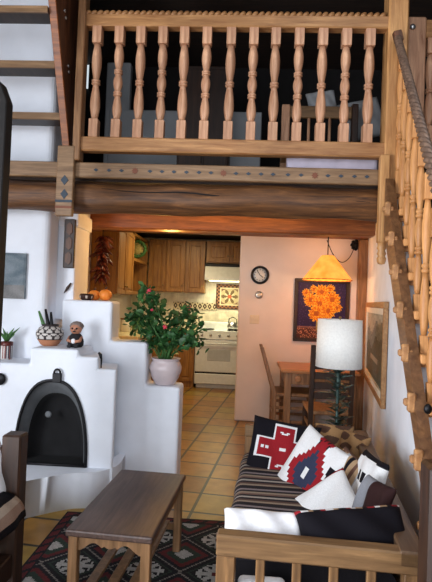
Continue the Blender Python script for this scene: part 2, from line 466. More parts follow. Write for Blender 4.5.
bm = BM(); pc = at(49, 414, y=fy + .1); lathe(bm, [(.004, 0), (.02, .004), (.024, .012), (.012, .02), (0, .022)], (0, 0, 0), 16, Matrix.Translation(pc) @ Matrix.Rotation(PI / 2, 4, 'X'))
obj('damper_knob', bm, M['sootgrey'], fp)
# raised hearth bench with curved front
bz = az0 - .003
braw = [at(-40, 494, z=bz), at(0, 486, z=bz), at(40, 478.5, z=bz), at(70, 473.5, z=bz), at(93, 470, y=3.27), at(110, 465, y=3.36), at(120, 460, y=3.48), at(125.5, 456, y=3.70)]
bpts = []
for i in range(len(braw) - 1):
    for k in range(6):
        f = k / 6; a_, b_, c_, d_ = braw[max(i - 1, 0)], braw[i], braw[i + 1], braw[min(i + 2, len(braw) - 1)]
        bpts.append(.5 * ((2 * b_) + (c_ - a_) * f + (2 * a_ - 5 * b_ + 4 * c_ - d_) * f * f + (3 * b_ - a_ - 3 * c_ + d_) * f ** 3))
bpts.append(braw[-1])
poly = [(p.x, p.y) for p in bpts] + [(bpts[-1].x - .01, 3.72), (xr2 - .03, 3.72), (xr2 - .09, fy + .06), (bpts[0].x, fy + .06)]
t = bmesh.new()
lo = [t.verts.new((x, y, 0)) for x, y in poly]; hi = [t.verts.new((x, y, bz)) for x, y in poly]
t.faces.new(hi); t.faces.new(lo[::-1])
for i in range(len(poly)):
    ff = t.faces.new((lo[i], lo[(i + 1) % len(poly)], hi[(i + 1) % len(poly)], hi[i])); ff.smooth = i < len(bpts)
nb_ = len(bpts)
es = [e for e in t.edges if e.verts[0] in hi[:nb_] and e.verts[1] in hi[:nb_] and abs(hi.index(e.verts[0]) - hi.index(e.verts[1])) == 1]
bmesh.ops.bevel(t, geom=es, offset=.03, segments=3, profile=.5, affect='EDGES')
bm = BM(); merge(bm, t)
hb = obj('hearth_bench', bm, M['plaster'], fp)

# ------------------------------------------------------------ LOFT EDGE: log, painted fascia, bracket
def wobble_log(name, x0, x1, y, z, r, mat, seed=0, amp=.012):
    rnd = random.Random(seed); bm = BM(); n = 20; m = 60; ph = [rnd.random() * 6 for _ in range(6)]
    rows = []
    for i in range(m + 1):
        x = x0 + (x1 - x0) * i / m; row = []
        for k in range(n):
            a = 2 * PI * k / n
            rr = r + amp * math.sin(3 * x + ph[0]) * math.cos(a + ph[1]) + amp * .5 * math.sin(9 * x + ph[2] + 2 * a) + amp * .4 * math.sin(5 * a + ph[3] + 2 * x)
            row.append(bm.verts.new((x, y + rr * math.cos(a), z + rr * math.sin(a))))
        rows.append(row)
    for i in range(m):
        for k in range(n):
            f = bm.faces.new((rows[i][k], rows[i + 1][k], rows[i + 1][(k + 1) % n], rows[i][(k + 1) % n])); f.smooth = True
    bm.faces.new(rows[0]); bm.faces.new(rows[-1][::-1])
    return bm
LZ = 2.083
lg = thing('log_beam', 'long peeled round log carrying the front edge of the loft', 'beam')
obj('log', wobble_log('log', -3.2, .93, 3.44, LZ, .104, M['log'], 3), M['log'], lg)
bm = BM()
crack = []
for k in range(60):
    x = -.98 + 1.8 * k / 59
    crack.append((x, 3.44 - .1055 + .004 * math.sin(4 * x), LZ + .035 - .022 * (x + 1) + .006 * math.sin(11 * x)))
tube(bm, crack, .004, 6, radii=[.0015 + .0035 * math.sin(PI * k / 59) for k in range(60)])
obj('crack', bm, M['soot'], lg)

fa = thing('painted_fascia', 'weathered board on loft edge painted with a row of small diamonds', 'beam')
bm = BM(); box(bm, -3.2, .89, 3.31, 3.35, 2.192, 2.295, .006); obj('board', bm, M['fascia'], fa)
dm = [96, 109, 121.5, 150, 162, 174, 186.5, 199, 211, 236, 248.5, 261, 273, 288, 301, 328, 341, 354.5, 367]
st = [135, 223.5, 315]
M['bluepaint'] = plain('slate_blue_paint', (.035, .05, .07), .7); M['redpaint'] = plain('rust_paint', (.18, .06, .03), .7)
def diamond(w, h):
    b = BM(); prism(b, [(-w, 0), (0, -h), (w, 0), (0, h)], 'y', -.002, .002); return b
def star(r):
    b = BM(); prism(b, [((r if k % 2 == 0 else r * .62) * math.cos(PI * k / 8), (r if k % 2 == 0 else r * .62) * math.sin(PI * k / 8)) for k in range(16)], 'y', -.002, .002); return b
d0 = None
for px in dm:
    p = at(px, 0, y=3.308); py = 168.5 + (px - 80) * .0245
    p = at(px, py, y=3.308); p.z = 2.2435
    if d0 is None: d0 = obj('painted_diamond', diamond(.017, .011), M['bluepaint'], fa, p)
    else: copy_part(d0, fa, p)
s0 = None
for px in st:
    p = at(px, 168.5 + (px - 80) * .0245, y=3.308); p.z = 2.2435
    if s0 is None: s0 = obj('painted_star', star(.024), M['redpaint'], fa, p)
    else: copy_part(s0, fa, p)

bx0, bx1 = at(56.5, 190, y=3.28).x, at(73.5, 190, y=3.28).x
br = thing('hanging_bracket', 'pale board hanging over the log end with two painted diamonds', 'bracket')
bm = BM(); box(bm, bx0, bx1, 3.265, 3.305, at(65, 216, y=3.28).z, at(65, 146, y=3.28).z, .005); obj('board', bm, M['fascia'], br)
for i, py in enumerate((180, 194)):
    p = at(64.5 - i * .4, py, y=3.263); obj('painted_diamond', diamond(.026, .034), M['bluepaint'], br, p)
for i, py in enumerate((201, 207)):
    z = at(64, py, y=3.263).z; bm = BM(); box(bm, bx0 + .001, bx1 - .001, 3.260, 3.266, z - .008, z + .008); obj('painted_band', bm, M['redpaint'] if i else M['bluepaint'], br)

# ------------------------------------------------------------ BALUSTERS
def bal_profile(kind, L):
    # radii along unit length between the square blocks
    pts = []
    def belly(z0, z1, r0, rm, pos=.45, n=9):
        for k in range(n):
            f = k / (n - 1); g = (f / pos * .5) if f < pos else (.5 + (f - pos) / (1 - pos) * .5)
            pts.append((r0 + (rm - r0) * math.sin(PI * g) ** 1.1, z0 + (z1 - z0) * f))
    def rings(z, n=2, h=.017):
        for k in range(n):
            pts.extend([(.020, z), (.029, z + h * .3), (.029, z + h * .75), (.020, z + h * 1.0)]); z += h * 1.1
        return z
    if kind == 'A':
        belly(0, .455, .019, .034, .42); z = rings(.455, 2, .035); belly(z, 1, .019, .034, .5)
    else:
        belly(0, .31, .019, .032, .42); z = rings(.31, 2, .03); belly(z, .60, .019, .032, .5); z = rings(.60, 2, .03); belly(z, 1, .019, .033, .5)
    return [(r, z * L) for r, z in pts]

def baluster_bm(kind, H, blk_t, blk_b, w=.062, rs=1.0):
    b = BM(); box(b, -w / 2, w / 2, -w / 2, w / 2, 0, blk_b, .003); box(b, -w / 2, w / 2, -w / 2, w / 2, H - blk_t, H, .003)
    L = H - blk_t - blk_b
    lathe(b, [(r * rs, z + blk_b) for r, z in bal_profile(kind, L)], n=16)
    return b

rl = thing('loft_railing', 'pine balustrade along the front of the loft, between the newel posts', 'railing')
RY = 3.33
rxl, rxr = -1.18, .90
bm = BM(); box(bm, rxl, rxr, RY - .035, RY + .045, 3.222, 3.305, .008)
obj('top_rail', bm, M['pine_x'], rl)
# carved rope bead on the rail
bm = BM()
x = rxl + .02; k = 0
while x < rxr - .02:
    t = bmesh.new(); bmesh.ops.create_icosphere(t, subdivisions=2, radius=.030)
    for ff in t.faces: ff.smooth = True
    merge(bm, t, Matrix.Translation((x, RY - .01, 3.312)) @ Matrix.Rotation(.8, 4, 'Y') @ Matrix.Diagonal((.62, .9, 1, 1)))
    x += .042
obj('carved_rope_edge', bm, M['pine_x'], rl)
bm = BM(); box(bm, rxl, rxr, RY - .035, RY + .04, 2.37, 2.468, .008); obj('bottom_rail', bm, M['pine_x'], rl)
bpx = [98.5, 120.5, 142, 164, 185.5, 208, 232, 254.5, 276.5, 300, 323.5, 347, 370.5]
protoA = protoB = None
for i, px in enumerate(bpx):
    p = at(px - .6, 40, y=RY); loc = (p.x, RY, 2.466)
    if i % 2 == 0:
        if protoA is None: protoA = obj('baluster', baluster_bm('A', .758, .115, .125), M['pine_z'], rl, loc)
        else: copy_part(protoA, rl, loc)
    else:
        if protoB is None: protoB = obj('baluster', baluster_bm('B', .758, .115, .125), M['pine_z'], rl, loc)
        else: copy_part(protoB, rl, loc)
# left newel strip
nx0, nx1 = at(76.5, 80, y=3.3).x, at(84, 80, y=3.3).x
bm = BM(); box(bm, nx0, nx1, 3.27, 3.36, 2.3, 4.2, .006); np_ = obj('newel_post', bm, M['dining_z'], rl)
# right newel with hanging drop
nx0, nx1 = at(387, 60, y=3.3).x, at(407, 60, y=3.3).x
RN = thing('newel_post', 'tall square pine newel at the stair head with turned drop below', 'post')
bm = BM(); box(bm, nx0, nx1, 3.28, 3.42, at(390, 196, y=3.3).z, 4.2, .01); obj('shaft', bm, M['newelpine'], RN)
bm = BM(); dz = at(380, 262, y=3.3).z; cxn = at(382, 230, y=3.27).x; topz = at(384, 180, y=3.3).z
box(bm, cxn - .03, cxn + .03, 3.235, 3.295, dz + .12, topz + .15, .006)
lathe(bm, [(.0, -.02), (.022, -.015), (.028, .0), (.03, .02), (.022, .035), (.03, .05), (.022, .07), (.03, .085), (.026, .1), (.028, .125)], (cxn, 3.265, dz), 16)
obj('turned_drop', bm, M['newelpine'], RN)
# dark stringer foot beside the drop
# return railing right of newel
rr = thing('landing_railing', 'short pine railing behind the rope handrail at stair head', 'railing')
ry2 = 3.62
xa, xb = at(405, 60, y=ry2).x, 1.98
bm = BM(); box(bm, xa, xa + .13, ry2 - .05, ry2 + .05, 2.29, at(412, 20, y=ry2).z, .01); obj('post', bm, M['pine_z'], rr)
bm = BM(); ball(bm, (at(413, 30, y=ry2 - .06).x, ry2 - .055, at(413, 31, y=ry2).z), .022, scale=(1, .6, 1)); obj('bolt_head', bm, M['steel'], rr)
bm = BM(); box(bm, xa + .13, xb, ry2 - .035, ry2 + .035, at(425, 40, y=ry2).z, at(425, 22, y=ry2).z, .006); obj('top_rail', bm, M['pine_x'], rr)
for xx in (at(430, 70, y=ry2).x, at(430, 70, y=ry2).x + .16, at(430, 70, y=ry2).x + .32):
    copy_part(protoA, rr, (xx, ry2, at(425, 40, y=ry2).z - .75))
rb_ = at(425, 40, y=ry2).z - .75
bm = BM(); box(bm, xa + .13, xb, ry2 - .035, ry2 + .035, rb_ - .10, rb_ + .004, .006); obj('bottom_rail', bm, M['pine_x'], rr)

# ------------------------------------------------------------ LEFT LADDER
ld = thing('loft_ladder', 'steep open ladder with flat treads rising left of the loft railing', 'ladder')
lt = at(49.5, 0, y=3.0); lb = at(64.5, 152, y=3.29)
xr_ = at(60, 75, y=3.15).x
bm = BM(); t = bmesh.new()
# side board: front edge leans toward the room, back edge plumb
X0, X1 = xr_ - .045, xr_
prof = [(2.90, 4.3), (2.955, 3.2), (3.27, 2.36), (3.31, 2.36), (3.36, 4.3)]
prof = [(at(49.5, 0, x=xr_ - .04).y, at(49.5, 0, x=xr_ - .04).z), (at(64, 150, x=xr_ - .04).y, at(64, 150, x=xr_ - .04).z)]
(ya, za_), (yb, zb_) = prof
sl_ = (ya - yb) / (za_ - zb_)
pf = [(yb, zb_), (yb + .05, zb_), (yb + .08, zb_ + .25), (yb + .03, 4.3), (yb + sl_ * (4.3 - zb_), 4.3)]
prism(bm, pf, 'x', X0 + .006, X1, .004); obj('side_board', bm, M['redwood_z'], ld)
bm = BM()
pe = [(yb - .008, zb_), (yb + .012, zb_), (yb + .012 + sl_ * (4.3 - zb_), 4.3), (yb - .008 + sl_ * (4.3 - zb_), 4.3)]
prism(bm, pe, 'x', X0 - .002, X1 + .002, .003); obj('front_edge', bm, M['redwood_x'], ld)
b0 = None
for (px, py) in ((65, 11), (66, 18), (68.5, 66), (69, 72)):
    p = at(px, py, x=X1 + .004)
    if b0 is None:
        bm = BM(); ball(bm, (0, 0, 0), .012, scale=(.5, 1, 1)); b0 = obj('bolt', bm, M['steel'], ld, p)
    else: copy_part(b0, ld, p)
for (pyt, pyb, pyd) in ((6, 12, 24), (61, 67.5, 75), (112.5, 119, 124.5)):
    z = (at(30, pyt, y=3.15).z + at(30, pyb, y=3.15).z) / 2; th = .04
    yy = yb + sl_ * (z - zb_)
    yy = max(2.9, yy)
    zt, zb2 = at(30, pyt, y=yy).z, at(30, pyb, y=yy).z
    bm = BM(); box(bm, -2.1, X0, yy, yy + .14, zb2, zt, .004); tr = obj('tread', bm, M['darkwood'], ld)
    bm = BM(); box(bm, -2.1, X0, yy - .006, yy + .012, zb2 - .002, zt + .002, .003); obj('nosing', bm, M['fascia'], tr)  # added strip keeps the lit tan front edge of the shade-coloured tread
bm = BM(); box(bm, -2.15, -2.1, yb - .2, yb + .05, 2.3, 4.3, .004); obj('side_board', bm, M['redwood_z'], ld)

# ------------------------------------------------------------ STAIR
stc = thing('open_staircase', 'amber pine staircase descending on the right above the blanket sofa', 'staircase')
def spt(dy, z, off=0.0):      # point in the slanting stair plane
    y = 3.044 - dy
    return Vector((stair_x(y) + off, y, z))
ca = .9928
def line_z(y): return 1.984 - SL * (3.044 - y) / ca
# stringer board
bm = BM(); t = bmesh.new(); pts = []
for y in (3.23, 1.40): pts.append((y, line_z(y) + .0))
for y in (1.40, 3.23): pts.append((y, line_z(y) - .34))
A = [t.verts.new((stair_x(y), y, max(z, .0))) for y, z in pts]; B = [t.verts.new((stair_x(y) + .05, y, max(z, .0))) for y, z in pts]
t.faces.new(A); t.faces.new(B[::-1])
for i in range(4): t.faces.new((A[i], B[i], B[(i + 1) % 4], A[(i + 1) % 4]))
merge(bm, t); obj('stringer', bm, M['stringer'], stc)
# far stringer
bm = BM(); t = bmesh.new()
A = [t.verts.new((stair_x(y) + .84, y, max(z, .0))) for y, z in pts]; B = [t.verts.new((stair_x(y) + .88, y, max(z, .0))) for y, z in pts]
t.faces.new(A); t.faces.new(B[::-1])
for i in range(4): t.faces.new((A[i], B[i], B[(i + 1) % 4], A[(i + 1) % 4]))
merge(bm, t); obj('stringer', bm, M['stringer'], stc)
ang = math.atan(.121)
tr0 = tn0 = None
for i in range(10):
    y = 3.044 - RUN * ca * i; z = 1.984 - RISE * i
    if z < .05: break
    loc = (stair_x(y), y, z)
    if tr0 is None:
        bm = BM(); box(bm, .05, .84, -.05, .17, -.045, 0, .006); tr0 = obj('tread', bm, M['stairpine'], stc, loc, -ang)
        bm = BM()
        box(bm, -.05, .03, -.018, .018, -.019, .019, .008); box(bm, -.032, .010, -.024, .014, -.050, .050, .008)
        bmesh.ops.scale(bm, vec=(.85, .85, .85), verts=bm.verts[:]); tn0 = obj('cross_tenon', bm, M['pine_y'], stc, loc, -ang)
    else:
        copy_part(tr0, stc, loc); copy_part(tn0, stc, loc)
tp0 = copy_part(tn0, stc, (stair_x(3.044), 3.044, 1.984))
bpy.data.objects.remove(tp0)
# balusters on the outer edge
bx_ = .968 - (.847 + .121 * (3.24 - 3.044))
sA = sB = None
for i in range(0, 11):
    y = 3.24 - RUN * ca * i; z = 2.118 - RISE * i
    if y < 1.35: break
    loc = (.968 - .1195 * RUN * i, y, z)
    kind = 'A' if i % 2 else 'B'
    src = sA if kind == 'A' else sB
    if src is None:
        o = obj('baluster', baluster_bm(kind, .93, .13, .15, .038, .68), M['stairpine'], stc, loc, -ang)
        if kind == 'A': sA = o
        else: sB = o
    else: copy_part(src, stc, loc)
# rail under balusters = slim shoe
# rope-carved handrail
p0 = Vector((.968, 3.24, 2.118 + .956)) ; dirv = Vector((-.1195 * RUN, -RUN * ca, -RISE)).normalized()
start = p0 + dirv * (-.02 / 1); 
hs_ = at(397.5, 38, y=3.22)
start = hs_; 
e_ = at(431, 165, y=2.02)
dirv = (e_ - start).normalized()
bm = BM(); L = 2.6; side = dirv.cross(Vector((0, 0, 1))).normalized(); up = side.cross(dirv)
for s in range(3):
    pts = []
    for k in range(240):
        d = L * k / 239; a = 2 * PI * d / .14 + s * 2 * PI / 3
        pts.append(start + dirv * d + (side * math.cos(a) + up * math.sin(a)) * .013)
    tube(bm, pts, .0125, 8)
obj('rope_handrail', bm, M['greybrown'], stc)
bm = BM(); box(bm, -.026, .026, -.02, .02, -.04, .03, .004, Matrix.Translation(hs_ + Vector((0, -.005, .01))) @ Matrix.Rotation(-.25, 4, 'Y')); obj('rail_block', bm, M['redwood_z'], stc)
# lower newel post
bm = BM(); nb = at(428, 500, y=1.45); box(bm, nb.x - .012, nb.x + .08, 1.40, 1.49, 0, at(428, 462, y=1.45).z, .01)
obj('newel_post', bm, M['darkwood_z'], stc)
bm = BM(); kp = at(428, 409, y=2.1)
ball(bm, kp, .022, scale=(.8, .6, 1)); obj('knob', bm, M['iron'], stc)

# ------------------------------------------------------------ BEAMS UNDER LOFT
bmx = thing('ceiling_beam', 'red-brown beam over the opening between kitchen and room, nearest of the two', 'beam', group=None)
z_b = at(216, 232, y=4.3).z
bm = BM(); box(bm, cx1, 1.1, 4.25, 4.40, z_b, 2.2, .01); obj('timber', bm, M['redwood_x'], bmx)
bmx2 = thing('ceiling_beam', 'red-brown beam along the top of the pink wall', 'beam')
bm = BM(); box(bm, -1.9, 1.42, 5.68, 5.84, at(300, 237, y=5.76).z, 2.2, .01); obj('timber', bm, M['redwood_x'], bmx2)

# ------------------------------------------------------------ KITCHEN
kyf = 7.86
def cab_door(parent, x0, x1, y, z0, z1, knob_side=1, ax='y'):
    """raised panel door facing -y (ax y) or +x (ax x: x0,x1 are y-range, y is the x plane)"""
    b = BM(); fr = .05
    def bb(a0, a1, d0, d1, c0, c1, bev):
        if ax == 'y': box(b, a0, a1, y - d1, y - d0, c0, c1, bev)
        else: box(b, y + d0, y + d1, a0, a1, c0, c1, bev)
    bb(x0, x0 + fr, 0, .022, z0, z1, .003); bb(x1 - fr, x1, 0, .022, z0, z1, .003)
    bb(x0 + fr, x1 - fr, 0, .022, z0, z0 + fr, .003); bb(x0 + fr, x1 - fr, 0, .022, z1 - fr, z1, .003)
    bb(x0 + fr, x1 - fr, 0, .008, z0 + fr, z1 - fr, 0); bb(x0 + fr + .02, x1 - fr - .02, 0, .018, z0 + fr + .02, z1 - fr - .02, .008)
    d = obj('door', b, M['cabinet'], parent)
    kb = BM(); kx = x1 - .03 if knob_side > 0 else x0 + .03; kz = z0 + .1 if z0 > 1.2 else z1 - .08
    c = (kx, y - .032, kz) if ax == 'y' else (y + .032, kx, kz)
    ball(kb, c, .013); obj('knob', kb, M['brass'], d)
zc0, zc1 = 1.50, 2.36
ux = [at(px, 270, y=8.15).x for px in (148, 166, 185, 205)]
for i in range(3):
    uc = thing('wall_cabinet', ['oak wall cabinet at the inner corner of the kitchen back wall', 'middle oak wall cabinet on the kitchen back wall', 'oak wall cabinet just left of the range hood'][i], 'cabinet')
    b = BM(); box(b, ux[i] + .002, ux[i + 1] - .002, 8.17, 8.49, zc0, zc1); obj('body', b, M['cabinet'], uc)
    cab_door(uc, ux[i] + .01, ux[i + 1] - .01, 8.17, zc0 + .01, zc1 - .02, 1)
hx0, hx1 = at(205, 270, y=8.1).x, at(205, 270, y=8.1).x + .78
uc = thing('wall_cabinet', 'short oak cabinet directly above the range hood', 'cabinet')
b = BM(); box(b, hx0 + .01, hx1, 8.17, 8.49, at(220, 263, y=8.15).z, zc1); obj('body', b, M['cabinet'], uc)
cab_door(uc, hx0 + .02, (hx0 + hx1) / 2, 8.17, at(220, 262, y=8.15).z, zc1 - .02, 1); cab_door(uc, (hx0 + hx1) / 2 + .01, hx1 - .01, 8.17, at(220, 262, y=8.15).z, zc1 - .02, -1)
# hood
hd = thing('range_hood', 'lit cream range hood above the white stove', 'hood')
hz1, hz0 = at(220, 264, y=8.0).z, at(220, 280.5, y=8.0).z
b = BM(); prism(b, [(8.0, hz1 - .04), (8.49, hz1 - .04), (8.49, hz0), (7.94, hz0), (7.94, hz0 + .05)], 'x', hx0 + .01, hx1, .005); obj('canopy', b, M['white_enamel'], hd)
b = BM(); box(b, hx0 + .01, hx1, 7.985, 8.49, hz1 - .04, hz1, .003); obj('black_trim', b, M['iron'], hd)
b = BM(); box(b, hx0 + .08, hx1 - .2, 8.0, 8.3, hz0 - .012, hz0 - .001); obj('lamp', b, M['hoodlight'], hd)
# stove
sx0 = at(194.5, 360, y=kyf).x; sx1 = sx0 + .76
sv = thing('stove', 'white freestanding electric stove against the tiled kitchen wall', 'stove')
b = BM(); box(b, sx0, sx1, kyf + .03, 8.48, .06, .89, .01); box(b, sx0 + .03, sx1 - .03, kyf + .08, 8.46, 0, .08); obj('body', b, M['white_enamel'], sv)
b = BM(); box(b, sx0 + .01, sx1 - .01, kyf, kyf + .04, .26, .76, .01); dd = obj('oven_door', b, M['white_enamel'], sv)
b = BM(); box(b, sx0 + .2, sx1 - .2, kyf - .004, kyf + .01, .44, .62, .004); obj('window', b, plain('grey_oven_glass', (.5, .52, .52), .15), dd)
b = BM(); tube(b, [(sx0 + .06, kyf - .035, .71), (sx1 - .06, kyf - .035, .71)], .012, 8)
for xx in (sx0 + .08, sx1 - .08): tube(b, [(xx, kyf - .035, .71), (xx, kyf + .01, .71)], .009, 8)
obj('handle', b, M['white_enamel'], dd)
b = BM(); box(b, sx0 + .01, sx1 - .01, kyf, kyf + .04, .07, .235, .01); obj('drawer', b, M['white_enamel'], sv)
b = BM(); box(b, sx0 + .01, sx1 - .01, kyf + .01, kyf + .05, .235, .26); obj('gap_shadow_strip', b, M['iron'], sv)
b = BM(); prism(b, [(kyf + .0, .78), (kyf + .06, .78), (kyf + .1, .905), (kyf + .03, .895)], 'x', sx0, sx1, .004); obj('control_panel', b, M['white_enamel'], sv)
b = BM(); box(b, sx0, sx1, kyf + .03, 8.4, .885, .91, .006); box(b, sx0, sx1, 8.36, 8.47, .9, 1.03, .01); obj('cooktop', b, M['white_enamel'], sv)
kn = None
for k in range(5):
    loc = (sx0 + .1 + .14 * k, kyf - .006 + .02, .84)
    if kn is None:
        b = BM(); lathe(b, [(.022, 0), (.02, .02), (.0, .021)], n=12, mtx=Matrix.Rotation(PI / 2, 4, 'X')); kn = obj('control_knob', b, M['steel'], sv, loc)
    else: copy_part(kn, sv, loc)
bu = None
for (dx, dy) in ((.19, .16), (.57, .16), (.19, .40), (.57, .40)):
    if bu is None:
        b = BM()
        tube(b, [((.015 + .011 * k / 8) * math.cos(k * PI / 4), (.015 + .011 * k / 8) * math.sin(k * PI / 4), 0) for k in range(0, 50)], .006, 6)
        bu = obj('burner', b, M['iron'], sv, (sx0 + dx, kyf + dy, .916))
    else: copy_part(bu, sv, (sx0 + dx, kyf + dy, .916))
# kettle on stove
kt = thing('kettle', 'small pale kettle on the back of the stove', 'kettle', (sx0 + .57, kyf + .40, .923))
b = BM(); lathe(b, [(.07, 0), (.09, .02), (.09, .06), (.06, .11), (.02, .125), (.0, .13)]); obj('body', b, M['steel'], kt)
b = BM(); tube(b, [(-.07, 0, .09), (-.06, 0, .17), (0, 0, .2), (.06, 0, .17), (.07, 0, .09)], .008); obj('handle', b, M['iron'], kt)
b = BM(); tube(b, [(.075, 0, .05), (.13, 0, .11)], .012, radii=[.018, .01]); obj('spout', b, M['steel'], kt)
# base cabinet back run left of the stove
bx_l = -1.28
for i, (a0, a1) in enumerate(((bx_l, -.985), (-.985, sx0 - .005))):
    uc = thing('base_cabinet', ['oak base cabinet in the kitchen corner behind the potted geranium', 'oak base cabinet immediately left of the stove'][i], 'cabinet')
    b = BM(); box(b, a0, a1 - .003, kyf + .03, 8.48, 0, .86); obj('body', b, M['cabinet'], uc)
    cab_door(uc, a0 + .01, a1 - .012, kyf + .03, .1, .66, 1)
    b = BM(); box(b, a0 + .01, a1 - .012, kyf + .008, kyf + .03, .69, .84, .005); dr = obj('drawer', b, M['cabinet'], uc)
    b = BM(); ball(b, ((a0 + a1) / 2, kyf - .002, .765), .013); obj('knob', b, M['brass'], dr)
M['counter'] = plain('yellow_cream_tile_worktop', (.80, .70, .42), .25, noise=.1, scale=30)
wt = obj('worktop', (lambda b: (box(b, -1.89, sx0 - .003, kyf - .01, 8.49, .865, .905, .006), box(b, -1.89, -1.27, 6.15, kyf - .01, .865, .905, .006), b)[2])(BM()), M['counter'])
tag(wt, 'cream tiled worktop turning the corner left of the stove', 'worktop')
# left run base + uppers
uc = thing('base_cabinet', 'long oak base cabinet on the left kitchen wall, mostly behind the stepped wall', 'cabinet')
b = BM(); box(b, -1.89, -1.29, 6.17, kyf + .02, 0, .86); obj('body', b, M['cabinet'], uc)
for k in range(3): cab_door(uc, 6.2 + .55 * k, 6.2 + .55 * k + .52, -1.29, .1, .84, 1, ax='x')
Xf = -1.57
ucab = thing('wall_cabinet', 'oak wall cabinet on the left kitchen wall next to the chili string', 'cabinet')
b = BM(); box(b, -1.89, Xf, 6.12, 7.02, 1.42, 2.30); obj('body', b, M['cabinet'], ucab)
cab_door(ucab, 6.14, 6.57, Xf, 1.43, 2.28, 1, 'x'); cab_door(ucab, 6.59, 7.0, Xf, 1.43, 2.28, -1, 'x')
uc2 = thing('shelf_cabinet', 'oak corner cabinet with open niche in the far left kitchen corner', 'cabinet')
b = BM()
cy0, cy1 = 7.06, 8.14
box(b, -1.89, Xf, cy0, cy0 + .05, 1.44, 2.32); box(b, -1.89, Xf, cy1 - .05, cy1, 1.44, 2.32)
box(b, -1.89, Xf, cy0, cy1, 2.28, 2.32); box(b, -1.89, Xf, cy0, cy1, 1.44, 1.48); box(b, -1.89, Xf, cy0, cy1, 1.92, 1.96); box(b, -1.89, -1.86, cy0, cy1, 1.44, 2.32)
obj('body', b, M['cabinet'], uc2)
# round green wreath basket hung on it
wr = thing('wreath', 'round pale green wreath on the kitchen corner cabinet', 'wreath', tuple(at(137.5, 249, y=7.6)))
b = BM(); rnd = random.Random(4)
tube(b, [(.12 * math.cos(k * PI / 12), .0, .12 * math.sin(k * PI / 12)) for k in range(25)], .022, 8)
obj('ring', b, M['leaf2'], wr)
b = BM()
for k in range(110):
    a = rnd.random() * 2 * PI; r_ = .12 + rnd.uniform(-.035, .035); p = Vector((r_ * math.cos(a), rnd.uniform(-.035, .01), r_ * math.sin(a)))
    q = Euler((rnd.random() * 6, rnd.random() * 6, rnd.random() * 6)).to_matrix()
    vs = [b.verts.new(p + q @ Vector(c)) for c in ((-.008, 0, 0), (0, 0, -.022), (.008, 0, 0), (0, .003, .022))]; b.faces.new(vs)
lv = obj('foliage', b, M['leaf2'], wr); lv['kind'] = 'stuff'
b = BM(); lathe(b, [(.105, 0), (.105, .01), (.0, .012)], n=24, mtx=Matrix.Translation((0, .02, 0)) @ Matrix.Rotation(PI / 2, 4, 'X')); obj('backing_disc', b, plain('yellow_straw', (.45, .36, .12), .8, noise=.3, scale=40), wr)

# backsplash border band and mosaic panel
def mosaic(px0, px1, pz0, pz1, y, fn, nx, nz, name, label, cat):
    b = BM(); idx = {}
    x0, x1 = px0, px1
    for i in range(nx):
        for k in range(nz):
            xa, xb = x0 + (x1 - x0) * i / nx, x0 + (x1 - x0) * (i + 1) / nx
            za, zb = pz0 + (pz1 - pz0) * k / nz, pz0 + (pz1 - pz0) * (k + 1) / nz
            b.faces.new([b.verts.new(c) for c in ((xa, y, za), (xb, y, za), (xb, y, zb), (xa, y, zb))])
    bmesh.ops.remove_doubles(b, verts=b.verts[:], dist=1e-5)
    r = bmesh.ops.extrude_face_region(b, geom=b.faces[:]); bmesh.ops.translate(b, vec=(0, .012, 0), verts=[g for g in r['geom'] if isinstance(g, bmesh.types.BMVert)])
    o = obj(name, b, M['art']); paint(o, lambda c, p: fn((c.x - x0) / (x1 - x0), (c.z - pz0) / (pz1 - pz0)))
    return tag(o, label, cat)
dk, ln = (.06, .03, .03), (.70, .60, .40)
def band(u, v):
    s = (u * 9) % 1; d = abs(s - .5) * 2 + abs(v - .5) * 2
    return dk if (d < .85 and d > .35) or d > 1.6 else ln
xb0, xb1 = at(173, 306, y=8.47).x, at(217, 306, y=8.47).x
mosaic(xb0, xb1, at(195, 309.5, y=8.47).z, at(195, 302.5, y=8.47).z, 8.485, band, 72, 8, 'tile_border', 'dark diamond tile border on the wall left of the mosaic', 'tiles')
def panel(u, v):
    e = min(u, 1 - u, v, 1 - v); r_ = math.hypot(u - .5, (v - .5) * 1.1)
    if e < .14: return dk if int(u * 14) % 2 == int(v * 14) % 2 or e < .03 else (.35, .16, .08)
    if e < .2: return ln
    a = math.atan2(v - .5, u - .5)
    if r_ < .08: return (.5, .12, .05)
    if r_ < .25 + .07 * math.cos(6 * a): return (.16, .10, .05) if math.cos(6 * a) > -.3 else ln
    return (.52, .42, .25) if r_ < .36 else (.20, .11, .07)
xb0, xb1 = at(216, 295, y=8.47).x, at(216, 295, y=8.47).x + .46
mosaic(xb0, xb1, at(225, 309, y=8.47).z, at(225, 284, y=8.47).z, 8.485, panel, 42, 42, 'tile_mosaic', 'square dark floral tile mosaic on the wall behind the stove', 'tiles')

# things on the kitchen worktop
def canister(x, y, r, h, mat, label, name='canister', cat='canister'):
    t = thing(name, label, cat, (x, y, .906))
    b = BM(); lathe(b, [(r * .9, 0), (r, .01), (r, h * .82), (r * .9, h * .85)]); obj('body', b, mat, t)
    b = BM(); lathe(b, [(r * 1.02, h * .85), (r * 1.02, h * .93), (r * .2, h * .95), (r * .2, h), (.0, h + .005)]); obj('lid', b, M['cabinet'], t)
canister(-1.62, 6.95, .07, .20, M['cream'], 'cream canister on the kitchen worktop, the nearer of the two')
canister(-1.55, 7.45, .08, .24, M['leaf2'], 'pale green canister on the kitchen worktop, the farther of the two')
tt = thing('toaster', 'pale toaster on the worktop seen left of the geranium', 'toaster', (-1.42, 8.15, .906))
b = BM(); box(b, -.14, .14, -.09, .09, .01, .19, .03, seg=3); obj('body', b, M['white_enamel'], tt)
b = BM(); box(b, .14, .16, -.02, .02, .1, .12, .004); obj('lever', b, M['iron'], tt)
